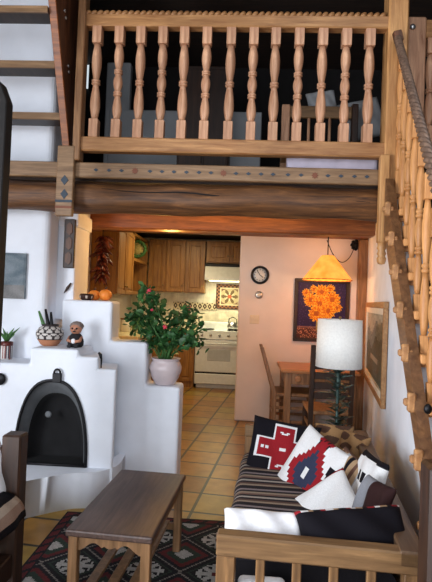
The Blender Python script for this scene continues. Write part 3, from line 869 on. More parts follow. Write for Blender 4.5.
b = BM(); box(b, -.1, .1, -.04, -.02, .188, .192); box(b, -.1, .1, .02, .04, .188, .192); obj('slots', b, M['iron'], tt)

# chili string hanging in front of the cabinet side
rx_, ry_ = at(102, 262, y=5.6).x, 5.6
zt, zb = at(101, 236, y=5.6).z, at(103, 286, y=5.6).z
ri = thing('chili_string', 'string of dark red dried chilies hanging at the kitchen opening', 'dried chilies', (rx_, ry_, zb))
b = BM(); tube(b, [(0, 0, 0.05), (0, 0, zt - zb + .12)], .006); obj('cord', b, M['soil'], ri)
H = zt - zb; rnd = random.Random(3)
def pod(mat):
    b = BM(); tube(b, [(0, 0, 0), (.016, 0, -.015), (.03, 0, -.045), (.036, 0, -.08), (.034, 0, -.115)], .01, 7, radii=[.004, .015, .017, .012, .002]); return b
pa = obj('chili', pod(0), M['chili'], ri, (0, 0, H)); pb = obj('chili', pod(0), M['chili2'], ri, (.02, -.02, H - .03))
for k in range(84):
    o = copy_part(pa if rnd.random() < .75 else pb, ri, (rnd.uniform(-.015, .015), rnd.uniform(-.02, .01), .08 + (H - .08) * k / 84))
    o.rotation_euler = (rnd.uniform(-.3, .3), rnd.uniform(-1.1, -.1), rnd.random() * 2 * PI); s = rnd.uniform(.9, 1.35); o.scale = (s, s, s)

# gourds & bowl on the tall step of the half wall
for i, (px, py, r_) in enumerate(((94, 292, .045), (105, 291, .05))):
    p = at(px, 299, y=3.88)
    g = thing('gourd', ['small orange gourd beside the dark bowl on the stepped wall', 'larger orange gourd at the right edge of the top step'][i], 'gourd', (p.x, 3.88, z1), group=None)
    b = BM(); n = 24; rows = []
    for j in range(11):
        ph = PI * j / 10
        rows.append([b.verts.new(((r_ * math.sin(ph) * (1 + .07 * math.cos(8 * 2 * PI * k / n)) + .001) * math.cos(2 * PI * k / n), (r_ * math.sin(ph) * (1 + .07 * math.cos(8 * 2 * PI * k / n)) + .001) * math.sin(2 * PI * k / n), r_ * (.9 - .9 * math.cos(ph)))) for k in range(n)])
    for j in range(10):
        for k in range(n):
            f = b.faces.new((rows[j][k], rows[j][(k + 1) % n], rows[j + 1][(k + 1) % n], rows[j + 1][k])); f.smooth = True
    obj('flesh', b, M['orange'], g)
    b = BM(); tube(b, [(0, 0, r_ * 1.75), (.004, 0, r_ * 2.0), (.014, 0, r_ * 2.2)], .006, 6); obj('stem', b, M['soil'], g)
p = at(86.5, 299, y=3.78)
g = thing('bowl', 'small dark bowl with pale spots at the left of the top step', 'bowl', (p.x, 3.78, z1))
b = BM(); lathe(b, [(.03, 0), (.05, .015), (.055, .035), (.045, .05), (.042, .048), (.05, .034), (.0, .012)], n=22)
o = obj('vessel', b, M['pottery'], g); paint(o, lambda c, p: (.6, .5, .42) if (int(math.atan2(c.y, c.x) * 3.2 + 20) % 3 == 0 and .02 < c.z < .042) else (.05, .025, .02))
# small dark carved bird/stick on left shoulder of the step
p = at(66, 293, y=3.8)
g = thing('carved_feather', 'thin dark carved feather leaning on the recess wall above the figurine', 'ornament', (at(64, 293, y=3.83).x, 3.83, at(64, 293, y=3.83).z))
b = BM(); q0, q1 = Vector((0, 0, 0)), at(71, 283, y=3.83) - at(64, 293, y=3.83)
tube(b, [q0, q0.lerp(q1, .5), q1], .006, 8, radii=[.003, .012, .006]); obj('quill', b, M['darkwood_z'], g)

# dark hanging board in the recess
g = thing('carved_board', 'tall dark carved wooden board hanging beside the orange-lit reveal', 'wall hanging')
x0, x1_ = at(63.5, 245, y=3.82).x, at(75, 245, y=3.82).x
zt_, zb_2 = at(69, 219, y=3.82).z, at(69, 268, y=3.82).z
b = BM(); box(b, x0, x1_ - .005, 3.82, 3.848, zb_2, zt_, .005); obj('board', b, M['darkwood_z'], g)
for k in range(3):
    zz = zb_2 + (zt_ - zb_2) * (.2 + .3 * k); b = BM()
    prism(b, [(x0 + .02, zz - .03), ((x0 + x1_) / 2, zz - .05), (x1_ - .025, zz - .03), (x1_ - .025, zz + .03), ((x0 + x1_) / 2, zz + .05), (x0 + .02, zz + .03)], 'y', 3.812, 3.822); obj('carved_panel', b, M['redwood_z'], g)

# print on chimney breast
g = thing('wall_print', 'blue-grey abstract print on the white chimney breast at far left', 'picture')
a0, a1 = at(-14, 276, y=3.63), at(25.5, 276, y=3.63); zt_, zb_2 = at(10, 253, y=3.63).z, at(10, 298.5, y=3.63).z
b = BM(); n = 40
for i in range(n):
    for k in range(n):
        xa, xb = a0.x + (a1.x - a0.x) * i / n, a0.x + (a1.x - a0.x) * (i + 1) / n; za, zb = zb_2 + (zt_ - zb_2) * k / n, zb_2 + (zt_ - zb_2) * (k + 1) / n
        b.faces.new([b.verts.new(c) for c in ((xa, 3.622, za), (xb, 3.622, za), (xb, 3.622, zb), (xa, 3.622, zb))])
o = obj('sheet', b, M['art'], g); rnd = random.Random(9)
def pr(c, p):
    u, v = (c.x - a0.x) / (a1.x - a0.x), (c.z - zb_2) / (zt_ - zb_2)
    k = .5 + .5 * math.sin(9 * u + 4 * math.sin(7 * v)) * math.cos(8 * v + 2 * u) + rnd.uniform(-.15, .15)
    e = min(u, 1 - u, v, 1 - v)
    base = (.10 + .10 * k, .14 + .10 * k, .17 + .10 * k)
    return tuple(x * (.8 if e < .05 else 1) for x in base) if v > .3 else (base[0] + .04, base[1], base[2] - .03)
paint(o, pr)
b = BM(); box(b, a0.x, a1.x, 3.624, 3.648, zb_2, zt_, .002); obj('backing_board', b, M['darkprint'], g)

# ------------------------------------------------------------ MANTEL OBJECTS
zsh = fz(344, 50)
def mantel(px, py, z):
    return at(px, py, z=z)
# painted olla with feathers and knives
pz = zmt
p = at(49.5, 345.5, z=pz)
ol = thing('painted_pot', 'round pueblo pot with black and white geometric band on the mantel', 'pot', (p.x, p.y, pz))
sc_ = .00645
prof = [(.040, 0), (.052, .012), (.068, .04), (.078, .068), (.076, .09), (.060, .113), (.046, .122), (.048, .135), (.043, .135), (.040, .12), (.0, .03)]
prof = [(r * 1.05, z * 1.02) for r, z in prof]
b = BM(); 
fine = []
for i in range(len(prof) - 1):
    for k in range(5): fine.append((prof[i][0] + (prof[i + 1][0] - prof[i][0]) * k / 5, prof[i][1] + (prof[i + 1][1] - prof[i][1]) * k / 5))
lathe(b, fine, n=60); o = obj('vessel', b, M['pottery'], ol)
def olla(c, p):
    a = (math.atan2(c.y, c.x) / (2 * PI)) % 1
    if c.z < .043: return (.50, .22, .12)
    if c.z < .048 or c.z > .125: return (.05, .04, .04)
    u = (a * 10) % 1; v = (c.z - .048) / .077
    if abs(v - .5) < .03: return (.05, .04, .04)
    d = abs(u - .5) * 2
    vv = (v * 2) % 1
    return (.06, .05, .05) if (abs(d - vv) < .16 or (d < .25 and vv < .5)) else (.66, .62, .58)
paint(o, olla)
for i, (px, py, q, mt) in enumerate(((40, 311, -.03, 'leaf2'), (46, 309, .0, 'iron'), (51, 312, .02, 'iron'))):
    top = at(px, py, y=p.y) - Vector((p.x, p.y, pz)); b = BM()
    tube(b, [(q * .6, 0, .06), ((q * .6 + top.x) / 2 + .002, 0, (.06 + top.z) / 2), (top.x, 0, top.z)], .01, 8, radii=[.008, .013, .007])
    g = thing('letter_knife' if i else 'green_stalk', ['pale green stalk standing at the left of the painted pot', 'black handle standing in the middle of the painted pot', 'black handle at the right of the painted pot'][i], 'utensil' if i else 'stalk', (p.x, p.y, pz))
    obj('blade' if i else 'stalk', b, M[mt], g)
# figurine
p = at(75.5, 347, z=zmt)
fg = thing('figurine', 'small clay figurine with dark cape sitting at the mantel edge', 'figurine', (p.x, p.y, zmt))
b = BM(); lathe(b, [(.035, 0), (.045, .01), (.046, .035), (.036, .065), (.026, .078), (.0, .08)], n=18); obj('body', b, M['black_cloth'], fg)
b = BM(); ball(b, (0, -.002, .108), .036, scale=(1, .9, 1)); hd_ = obj('head', b, M['skin'], fg)
b = BM(); ball(b, (0, .008, .122), .040, scale=(1.05, .9, .75)); obj('hair', b, plain('grey_brown_hair', (.22, .17, .15), .9, noise=.4, scale=60), fg)
b = BM()
for sx in (-1, 1): ball(b, (sx * .013, -.034, .110), .006)
ball(b, (0, -.037, .093), .007, scale=(1.4, .5, .6)); obj('eyes_and_mouth', b, M['iron'], fg)
b = BM(); ball(b, (0, -.036, .103), .006); obj('nose', b, M['skin'], fg)
b = BM()
for sx in (-1, 1): tube(b, [(sx * .034, -.005, .06), (sx * .036, -.035, .04), (sx * .01, -.048, .035)], .009, 8); 
obj('arms', b, M['skin'], fg)
b = BM(); ball(b, (0, -.045, .038), .014, scale=(1, .6, 1.1)); obj('held_bundle', b, M['white_cloth'], fg)
for sx in (-1, 1):
    b = BM(); tube(b, [(sx * .018, -.03, .012), (sx * .02, -.06, .01)], .012, 8); obj('leg', b, M['black_cloth'], fg)
ol.scale = (1.2, 1.2, 1.12); fg.scale = (1.22, 1.22, 1.22)
for o_ in bpy.data.objects:
    if o_.name.startswith(('letter_knife', 'green_stalk')): o_.scale = (1.1, 1.1, 1.0)
# small planter left
p = at(6, 357.5, y=3.55)
pl = thing('jar_planter', 'small patterned jar holding a spiky green plant, left end of mantel', 'plant', (p.x, p.y, zl))
b = BM(); lathe(b, [(.04, 0), (.045, .008), (.045, .11), (.04, .115), (.036, .11), (.0, .1)], n=36)
rowsr = 0
o = obj('jar', b, M['pottery'], pl)
rnd = random.Random(5)
paint(o, lambda c, p: rnd.choice([(.65, .62, .6), (.65, .62, .6), (.3, .12, .10), (.06, .06, .08)]))
b = BM(); lathe(b, [(.041, .09), (.046, .1), (.046, .125), (.03, .13), (.0, .131)], n=20); obj('rim_band', b, M['chili'], pl)
b = BM()
for k in range(11):
    a = k * 2.4; l = .07 + .03 * (k % 3); e = Vector((math.cos(a) * .6, math.sin(a) * .6, 1)).normalized()
    tube(b, [(0, 0, .12), e * l * .6 + Vector((0, 0, .12)), e * l + Vector((math.cos(a) * .02, math.sin(a) * .02, .12))], .008, 6, radii=[.007, .01, .001])
obj('leaves', b, M['leaf2'], pl)
# dark tool on right lower step
p = at(101, 368.5, y=fy + .06)
g = thing('iron_poker_hook', 'short black iron hook standing on the lower right mantel step', 'fire tool', (p.x, fy + .06, zr2))
b = BM(); tube(b, [(0, 0, 0), (0, 0, .06), (-.008, 0, .09), (-.022, 0, .105)], .007, 8, radii=[.005, .007, .012, .008]); obj('shaft', b, M['iron'], g)
# round dark thing on the fireplace left
p = at(0, 379, y=fy - .012)
g = thing('iron_boss', 'black round iron fitting on the fireplace face at the left edge', 'fitting', tuple(p))
b = BM(); lathe(b, [(.04, 0), (.042, .006), (.03, .014), (.012, .016), (.0, .02)], n=20, mtx=Matrix.Rotation(PI / 2, 4, 'X')); obj('disc', b, M['iron'], g)

# ------------------------------------------------------------ GERANIUM
p = at(165, 380.5, y=3.82); gx, gy = p.x, 3.82
ge = thing('potted_geranium', 'leafy geranium in a round pinkish pot on the lowest wall step', 'plant', (gx, gy, z3))
R = .118
b = BM(); lathe(b, [(.065, 0), (.075, .008), (.10, .06), (.118, .12), (.120, .155), (.108, .19), (.098, .205), (.108, .222), (.112, .228), (.104, .23), (.094, .21), (.0, .2)], n=32)
bmesh.ops.scale(b, vec=(1.03, 1.03, .88), verts=b.verts[:])
obj('pot', b, M['pot'], ge)
b = BM(); lathe(b, [(.095, .175), (.095, .182), (.0, .186)], n=24); obj('soil', b, M['soil'], ge)
rnd = random.Random(11)
stems = BM(); fol = BM(); fol2 = BM()
targets = [(150, 300), (146, 290), (139, 312), (135, 322), (150, 322), (160, 305), (172, 318), (165, 330), (186, 314), (190, 310), (196, 330), (200, 342), (185, 330), (175, 335), (148, 335), (156, 342), (140, 330), (180, 342), (165, 345), (193, 345), (152, 311), (171, 342), (161, 318), (143, 303), (182, 322), (188, 338), (158, 330), (148, 345), (176, 326), (134, 316), (154, 297), (156, 325), (150, 330), (167, 338), (178, 318), (192, 320), (162, 338), (146, 318)]
base = Vector((gx, gy, z3))
for (px, py) in targets:
    tp = at(px, py, y=gy + rnd.uniform(-.12, .12)) - base
    st_ = Vector((rnd.uniform(-.04, .04), rnd.uniform(-.04, .04), .18))
    mid = st_.lerp(tp, .5) + Vector((0, 0, .03)); tube(stems, [st_, mid, tp], .004, 5)
    for k in range(17):
        c = tp + Vector((rnd.gauss(0, .032), rnd.gauss(0, .04), rnd.gauss(0, .03)))
        if c.z < .21 and math.hypot(c.x, c.y) < .13: c.z = rnd.uniform(.215, .25)
        r_ = rnd.uniform(.018, .032); q = Euler((rnd.uniform(-1.0, 1.4), rnd.uniform(-.9, .9), rnd.random() * 6)).to_matrix()
        tgt = fol if rnd.random() < .72 else fol2
        m_ = 9; cv = tgt.verts.new(c); rim = []
        for j in range(m_):
            a = 2 * PI * j / m_; rr_ = r_ * (1 + .14 * math.cos(5 * a)) * (.45 if j == 0 else 1)
            rim.append(tgt.verts.new(c + q @ Vector((rr_ * math.cos(a), rr_ * math.sin(a), .006))))
        for j in range(m_): tgt.faces.new((cv, rim[j], rim[(j + 1) % m_]))
obj('stems', stems, M['leaf2'], ge)
o = obj('foliage', fol, M['leaf'], ge); o['kind'] = 'stuff'
o = obj('foliage', fol2, M['leaf2'], ge); o['kind'] = 'stuff'; o['label'] = 'paler green leaves'
for (px, py, r_) in ((149.5, 291.5, .022), (165, 327, .017), (189.5, 308.5, .015), (152, 310, .010)):
    c = at(px, py, y=gy - .13) - base; b = BM()
    for k in range(16):
        d = Vector((rnd.gauss(0, 1), rnd.gauss(0, 1), rnd.gauss(0, 1))).normalized() * r_ * .8; ball(b, c + d, r_ * .42, sub=1, scale=(1, 1, .7))
    obj('flower_head', b, M['flower'], ge)

# ------------------------------------------------------------ DINING CORNER
# table
tx0, tx1 = at(281.5, 372, y=5.12).x, 1.22; ty0, ty1 = 5.1, 5.78; tz = .72
dt = thing('dining_table', 'small square oak dining table against the pink wall', 'table')
b = BM(); box(b, tx0, tx1, ty0, ty1, tz - .035, tz, .008); obj('tabletop', b, M['dining'], dt)
b = BM(); box(b, tx0 + .05, tx1 - .05, ty0 + .04, ty0 + .07, tz - .15, tz - .035); box(b, tx0 + .05, tx1 - .05, ty1 - .07, ty1 - .04, tz - .15, tz - .035)
box(b, tx0 + .04, tx0 + .07, ty0 + .05, ty1 - .05, tz - .15, tz - .035); box(b, tx1 - .07, tx1 - .04, ty0 + .05, ty1 - .05, tz - .15, tz - .035); obj('apron', b, M['dining_z'], dt)
b = BM(); lathe(b, [(.035, 0), (.035, .006), (.02, .01), (.012, .006), (.0, .012)], n=20, mtx=Matrix.Translation((tx0 + .17, ty0 + .04, tz - .095)) @ Matrix.Rotation(PI / 2, 4, 'X')); obj('carved_rosette', b, M['dining'], dt)
for (xx, yy) in ((tx0 + .035, ty0 + .035), (tx1 - .105, ty0 + .035), (tx0 + .035, ty1 - .105), (tx1 - .105, ty1 - .105)):
    b = BM(); box(b, xx, xx + .07, yy, yy + .07, 0, tz - .035, .006); obj('leg', b, M['dining_z'], dt)

def chair(label, loc, rotz, H=1.02, w=.42, d=.42, seat=.45, slats=3, mat='dining_z', lean=.09):
    """origin at seat centre on the floor, back at +y"""
    c = thing('dining_chair', label, 'chair', loc, rotz)
    for sx in (-1, 1):
        b = BM(); x = sx * (w / 2 - .022)
        prism(b, [(d / 2 - .04, 0), (d / 2, 0), (d / 2, seat), (d / 2 + lean, H), (d / 2 + lean - .035, H), (d / 2 - .045, seat)], 'x', x - .02, x + .02, .004); obj('back_post', b, M[mat], c)
        b = BM(); box(b, x - .02, x + .02, -d / 2, -d / 2 + .04, 0, seat - .02, .004); obj('leg', b, M[mat], c)
    b = BM(); box(b, -w / 2, w / 2, -d / 2 - .01, d / 2 - .01, seat - .02, seat + .015, .008); obj('seat', b, M['dining_z'], c)
    b = BM()
    for zz in (.16, .3):
        for sx in (-1, 1): box(b, sx * (w / 2 - .022) - .009, sx * (w / 2 - .022) + .009, -d / 2 + .03, d / 2 - .03, zz, zz + .03, .003)
    box(b, -w / 2 + .03, w / 2 - .03, -d / 2 + .01, -d / 2 + .03, .22, .25, .003); box(b, -w / 2 + .03, w / 2 - .03, d / 2 - .03, d / 2 - .01, .22, .25, .003)
    box(b, -w / 2 + .03, w / 2 - .03, -d / 2 + .006, -d / 2 + .03, seat - .08, seat - .02, .003)
    obj('stretcher', b, M['dining_z'], c)
    for k in range(slats):
        f = (k + .6) / slats; z = seat + .1 + (H - seat - .16) * f; y = d / 2 - .02 + lean * (z - seat) / (H - seat)
        b = BM(); box(b, -w / 2 + .04, w / 2 - .04, y - .012, y + .008, z - .03, z + .03, .004); obj('back_slat', b, M[mat], c)
    return c
# left chair seen from its side (faces +x)
p = at(288, 418, z=0.0)
chair('oak dining chair at the left side of the table, seen side-on', (at(292, 389, y=5.38).x, 5.38, 0), PI / 2 , H=.93, w=.42, d=.44, seat=.455, lean=.14)
# near chair (back toward the camera)
ncx = (at(311.5, 380, y=4.42).x + at(352, 380, y=4.42).x) / 2; ncw = at(354, 380, y=4.42).x - at(309, 380, y=4.42).x
chair('dark oak dining chair with its back to the sofa, behind the white lamp', (ncx, 4.62, 0), PI, H=1.04, w=ncw, d=.42, slats=5, mat='darkwood_z', lean=.04)

# pendant lamp
pc = at(327, 280, y=5.35)
pd = thing('pendant_lamp', 'glowing orange cone pendant lamp above the dining table', 'lamp', (pc.x, 5.35, pc.z - .002))
hsh = at(327, 255.5, y=5.35).z - pc.z; rb = (at(351.5, 281, y=5.35).x - at(302.5, 279, y=5.35).x) / 2; rt = rb * .26
b = BM(); n = 48; rows = []
for (r_, z) in ((rb, 0), (rb * .985, 0), (rt * 1.0, hsh), (rt * .98, hsh)):
    pass
ro = [b.verts.new((rb * (1 + (.02 if k % 2 else 0)) * math.cos(2 * PI * k / n), rb * (1 + (.02 if k % 2 else 0)) * math.sin(2 * PI * k / n), 0)) for k in range(n)]
rt_ = [b.verts.new((rt * math.cos(2 * PI * k / n), rt * math.sin(2 * PI * k / n), hsh)) for k in range(n)]
for k in range(n): b.faces.new((ro[k], ro[(k + 1) % n], rt_[(k + 1) % n], rt_[k]))
o = obj('lamp_shade', b, M['glow'], pd); sm = o.modifiers.new('thick', 'SOLIDIFY'); sm.thickness = .004
b = BM(); tube(b, [(rb * 1.0 * math.cos(k * PI / 12), rb * math.sin(k * PI / 12), .002) for k in range(25)], .006, 6); obj('rim', b, plain('amber_rim', (.5, .18, .03), .6), pd)
b = BM(); tube(b, [(0, 0, hsh), (0, 0, 2.18 - pc.z)], .006, 6); obj('chain', b, M['iron'], pd)
b = BM(); lathe(b, [(.02, hsh - .06), (.02, hsh), (rt, hsh + .002), (.0, hsh + .01)], n=16); obj('socket', b, M['brass'], pd)
b = BM(); ball(b, (0, 0, hsh - .09), .03); obj('bulb', b, M['bulb'], pd)
b = BM(); w0 = at(328, 237, y=5.5) - Vector((pc.x, 5.35, pc.z)); w1 = at(355, 246, y=5.82) - Vector((pc.x, 5.35, pc.z))
pts = []
for px, py, yy in ((327, 240, 5.37), (333, 254, 5.5), (341, 262, 5.6), (349, 258, 5.72), (355, 246, 5.82)): pts.append(at(px, py, y=yy) - Vector((pc.x, 5.35, pc.z)))
sm_pts = []
for i in range(len(pts) - 1):
    for k in range(6):
        f = k / 6; p0_, p1_, p2_, p3_ = pts[max(i - 1, 0)], pts[i], pts[i + 1], pts[min(i + 2, len(pts) - 1)]
        sm_pts.append(.5 * ((2 * p1_) + (p2_ - p0_) * f + (2 * p0_ - 5 * p1_ + 4 * p2_ - p3_) * f * f + (3 * p1_ - p0_ - 3 * p2_ + p3_) * f ** 3))
tube(b, sm_pts + [pts[-1]], .005, 6); obj('swag_cord', b, M['iron'], pd)
g = thing('wall_rosette', 'dark round iron ornament on the pink wall where lamp cord ends', 'ornament', tuple(at(356, 245, y=5.835)))
b = BM()
for k in range(8): ball(b, (.045 * math.cos(k * PI / 4), 0, .045 * math.sin(k * PI / 4)), .024, scale=(1, .35, 1), sub=1)
ball(b, (0, -.005, 0), .035, scale=(1, .5, 1)); obj('petals', b, M['iron'], g)

# sunflower picture
def framed(name, label, x0, x1, z0, z1, y, fr, frmat, fn, n=60, matw=0):
    g = thing(name, label, 'picture')
    b = BM()
    box(b, x0, x1, y - .03, y, z1 - fr, z1, .004); box(b, x0, x1, y - .03, y, z0, z0 + fr, .004)
    box(b, x0, x0 + fr, y - .03, y, z0 + fr, z1 - fr, .004); box(b, x1 - fr, x1, y - .03, y, z0 + fr, z1 - fr, .004)
    obj('frame', b, frmat, g)
    b = BM(); X0, X1, Z0, Z1 = x0 + fr * .9, x1 - fr * .9, z0 + fr * .9, z1 - fr * .9
    nz = int(n * (Z1 - Z0) / (X1 - X0))
    gv = {}
    for i in range(n + 1):
        for k in range(nz + 1): gv[i, k] = b.verts.new((X0 + (X1 - X0) * i / n, y - .012, Z0 + (Z1 - Z0) * k / nz))
    for i in range(n):
        for k in range(nz): b.faces.new((gv[i, k], gv[i + 1, k], gv[i + 1, k + 1], gv[i, k + 1]))
    o = obj('canvas', b, M['art'], g); paint(o, lambda c, p: fn((c.x - X0) / (X1 - X0), (c.z - Z0) / (Z1 - Z0)))
    return g
rnd = random.Random(2)
blooms = [(.50, .83, .15), (.28, .68, .15), (.72, .70, .17), (.46, .62, .17), (.40, .44, .17), (.64, .50, .16), (.82, .56, .10), (.18, .80, .09), (.56, .34, .12), (.33, .88, .08), (.68, .90, .08)]
def sun(u, v):
    col = (.035, .022, .075) if v > .22 else (.09, .035, .03)
    if abs(v - .2) < .02: col = (.2, .1, .1)
    if v < .18 and rnd.random() < .25: col = (.45, .2, .12)
    if .40 < u < .62 and .14 < v < .34: col = (.32, .26, .10) if u < .5 else (.22, .16, .07)
    if rnd.random() < .1: col = tuple(c * 1.9 for c in col)
    for bx, by, r in blooms:
        dx, dy = u - bx, (v - by) * 1.15; d = math.hypot(dx, dy); a = math.atan2(dy, dx)
        rr = r * (.74 + .34 * abs(math.sin(6 * a + bx * 9)) * rnd.uniform(.6, 1.15))
        if d < rr:
            if d < r * .3: col = (.40, .10, .02)
            elif d < rr * .82: col = rnd.choice([(.80, .36, .02), (.85, .45, .04), (.55, .14, .01)]) if math.sin(12 * a + bx * 20) > -.3 else (.60, .15, .012)
            else: col = rnd.choice([(.85, .50, .06), (.7, .3, .03)])
    return col
f0, f1 = at(293.8, 310, y=5.84), at(349, 310, y=5.84)
framed('flower_picture', 'dark-framed painting of orange blooms in a vase on the pink wall', f0.x, f1.x, at(320, 342, y=5.84).z, at(320, 279, y=5.84).z, 5.85, .042, M['darkwood_z'], sun)

# clock, thermostat, switch
p = at(260, 275, y=5.83)
g = thing('wall_clock', 'round black-rimmed clock on the pink wall', 'clock', (p.x, 5.85, p.z))
RX = Matrix.Rotation(PI / 2, 4, 'X')
b = BM(); lathe(b, [(.075, 0), (.104, 0), (.108, .012), (.1, .028), (.084, .03), (.079, .012)], n=32, mtx=RX, caps=False); obj('rim', b, M['iron'], g)
b = BM(); lathe(b, [(.08, .0), (.08, .010), (.0, .0102)], n=32, mtx=RX); fc = obj('face', b, M['clockface'], g)
b = BM()
for k in range(12):
    a = k * PI / 6; box(b, -.003, .003, -.0125, -.0105, .056, .070, 0, Matrix.Rotation(a, 4, 'Y'))
obj('hour_marks', b, M['iron'], fc)
b = BM(); box(b, -.004, .004, -.016, -.013, -.008, .045, 0, Matrix.Rotation(2.2, 4, 'Y')); obj('hand', b, M['iron'], fc)
b = BM(); box(b, -.003, .003, -.019, -.017, -.01, .062, 0, Matrix.Rotation(-.6, 4, 'Y')); obj('hand', b, M['iron'], fc)
p = at(259, 295, y=5.83)
g = thing('thermostat', 'small round thermostat below the clock', 'thermostat', (p.x, 5.85, p.z))
b = BM(); lathe(b, [(.045, 0), (.045, .015), (.036, .024), (.024, .026), (.0, .026)], n=24, mtx=RX); obj('ring', b, M['steel'], g)
b = BM(); lathe(b, [(.024, .025), (.02, .032), (.0, .033)], n=20, mtx=RX); obj('dial', b, M['cream'], g)
p = at(254.5, 319.5, y=5.84)
g = thing('light_switch', 'ivory double light switch plate low beside the kitchen opening', 'switch', (p.x, 5.85, p.z))
b = BM(); box(b, -.055, .055, -.008, 0, -.05, .05, .003); obj('plate', b, M['ivory'], g)
for sx in (-1, 1):
    b = BM(); box(b, sx * .022 - .006, sx * .022 + .006, -.02, -.006, -.01, .012, .002); obj('toggle', b, M['ivory'], g)

# picture on the wall under the stair (plane slants)
wa = math.atan(.166)
def wall_pt(px, py):
    # intersect sight line with slanting wall
    lo = at(px, py, y=1.0); d = lo - Vector((0, 0, EYE)); d = d / d.y
    # x = .755 + .166 (y-1.8)
    y = (.755 - .166 * 1.8) / (d.x - .166)
    return Vector((0, 0, EYE)) + d * y
q = [wall_pt(*c) for c in ((370.5, 301), (391, 304), (385, 405), (366, 376))]
yn, yf = (q[1].y + q[2].y) / 2, (q[0].y + q[3].y) / 2
zt_, zb_2 = (q[0].z + q[1].z) / 2, (q[3].z + q[2].z) / 2
W = (yf - yn) / math.cos(wa)
g = thing('landscape_picture', 'gold-framed dark picture with cream mat on the white wall under stair', 'picture', (wall_x(yn) - .004, yn, zb_2), 0)
g.rotation_euler.z = -wa
Hh = zt_ - zb_2; fr = .05
b = BM()   # local: y along wall, -x out of the wall
box(b, -.035, 0, 0, W, Hh - fr, Hh, .004); box(b, -.035, 0, 0, W, 0, fr, .004); box(b, -.035, 0, 0, fr, fr, Hh - fr, .004); box(b, -.035, 0, W - fr, W, fr, Hh - fr, .004)
obj('frame', b, wood('gilt_oak_frame', (.20, .09, .03), (.40, .22, .09), axis='y'), g)
b = BM(); t_ = .05
box(b, -.028, -.004, fr, W - fr, Hh - fr - t_, Hh - fr); box(b, -.028, -.004, fr, W - fr, fr, fr + t_); box(b, -.028, -.004, fr, fr + t_, fr, Hh - fr); box(b, -.028, -.004, W - fr - t_, W - fr, fr, Hh - fr)
obj('cream_liner', b, M['cream'], g)
b = BM(); n = 30; gv = {}
for i in range(n + 1):
    for k in range(n + 1): gv[i, k] = b.verts.new((-.014, fr + (W - 2 * fr) * i / n, fr + (Hh - 2 * fr) * k / n))
for i in range(n):
    for k in range(n): b.faces.new((gv[i, k], gv[i + 1, k], gv[i + 1, k + 1], gv[i, k + 1]))
o = obj('print', b, M['art'], g); rnd = random.Random(8)
def land(c, p):
    u, v = (c.y - fr) / (W - 2 * fr), (c.z - fr) / (Hh - 2 * fr)
    h = .55 + .08 * math.sin(6 * u) + .05 * math.sin(17 * u)
    k = rnd.uniform(.75, 1.25)
    if v > h + .2: return tuple(x * k for x in (.42, .42, .36))
    if v > h: return tuple(x * k for x in (.22, .25, .24))
    if .3 < v < .36 and .3 < u < .7: return (.45, .42, .36)
    return tuple(x * k for x in (.11, .13, .11))
paint(o, land)

# ------------------------------------------------------------ TABLE LAMP BEHIND THE SOFA
lyy = 3.75
lc = at(338.5, 367, y=lyy); lt_ = at(340, 319.5, y=lyy)
lr = (at(361.5, 343, y=lyy).x - at(315.5, 343, y=lyy).x) / 2
# small side table with iron leaf grille front
sdz = .43
sd = thing('side_table', 'small dark wood stand behind the sofa carrying the white-shaded lamp', 'table', (lc.x, lyy + .02, 0))
for sx in (-1, 1):
    for sy in (-1, 1):
        b = BM(); box(b, sx * .13 - .016, sx * .13 + .016, sy * .12 - .016, sy * .12 + .016, 0, sdz - .02, .003); obj('leg', b, M['darkwood_z'], sd)
b = BM(); box(b, -.165, .165, -.15, .15, sdz - .025, sdz, .005); obj('top', b, M['darkwood_z'], sd)
tl = thing('table_lamp', 'table lamp with white drum shade and green metal leaf base', 'lamp', (lc.x, lyy, sdz))
hs0, hs1 = lc.z - sdz, lt_.z - sdz
b = BM(); n = 40
for (ra, za1, rb_, zb1) in ((lr, hs0, lr * .96, hs1),):
    A = [b.verts.new((ra * math.cos(2 * PI * k / n), ra * math.sin(2 * PI * k / n), za1)) for k in range(n)]
    B = [b.verts.new((rb_ * math.cos(2 * PI * k / n), rb_ * math.sin(2 * PI * k / n), zb1)) for k in range(n)]
    for k in range(n): f = b.faces.new((A[k], A[(k + 1) % n], B[(k + 1) % n], B[k])); f.smooth = True
o = obj('lamp_shade', b, M['shade_white'], tl); sm = o.modifiers.new('thick', 'SOLIDIFY'); sm.thickness = .004
b = BM()
for k in range(3):
    a = k * 2 * PI / 3; tube(b, [(0, 0, hs1 - .012), (lr * .95 * math.cos(a), lr * .95 * math.sin(a), hs1 - .006)], .003, 6)
tube(b, [(0, 0, hs0 - .03), (0, 0, hs1 + .005)], .004, 6); ball(b, (0, 0, hs1 + .014), .011, sub=2); obj('harp_and_finial', b, M['brass'], tl)
b = BM(); lathe(b, [(.07, 0), (.075, .008), (.03, .022), (.012, .04)] + [(.012, hs0 * .6), (.02, hs0 * .8), (.014, hs0)], n=20); obj('stem', b, M['patina'], tl)
b = BM(); rnd = random.Random(6)
for k in range(64):
    z = .03 + (hs0 - .03) * k / 64; a = k * 2.4; l = rnd.uniform(.08, .15); e = Vector((math.cos(a), math.sin(a), rnd.uniform(-.1, .8))).normalized(); s = e.cross(Vector((0, 0, 1))).normalized()
    c = Vector((0, 0, z)); w = .028
    v = [b.verts.new(c), b.verts.new(c + e * l * .5 + s * w), b.verts.new(c + e * l - Vector((0, 0, .012))), b.verts.new(c + e * l * .5 - s * w)]
    b.faces.new(v)
o = obj('metal_leaves', b, M['patina'], tl); sm = o.modifiers.new('thick', 'SOLIDIFY'); sm.thickness = .002

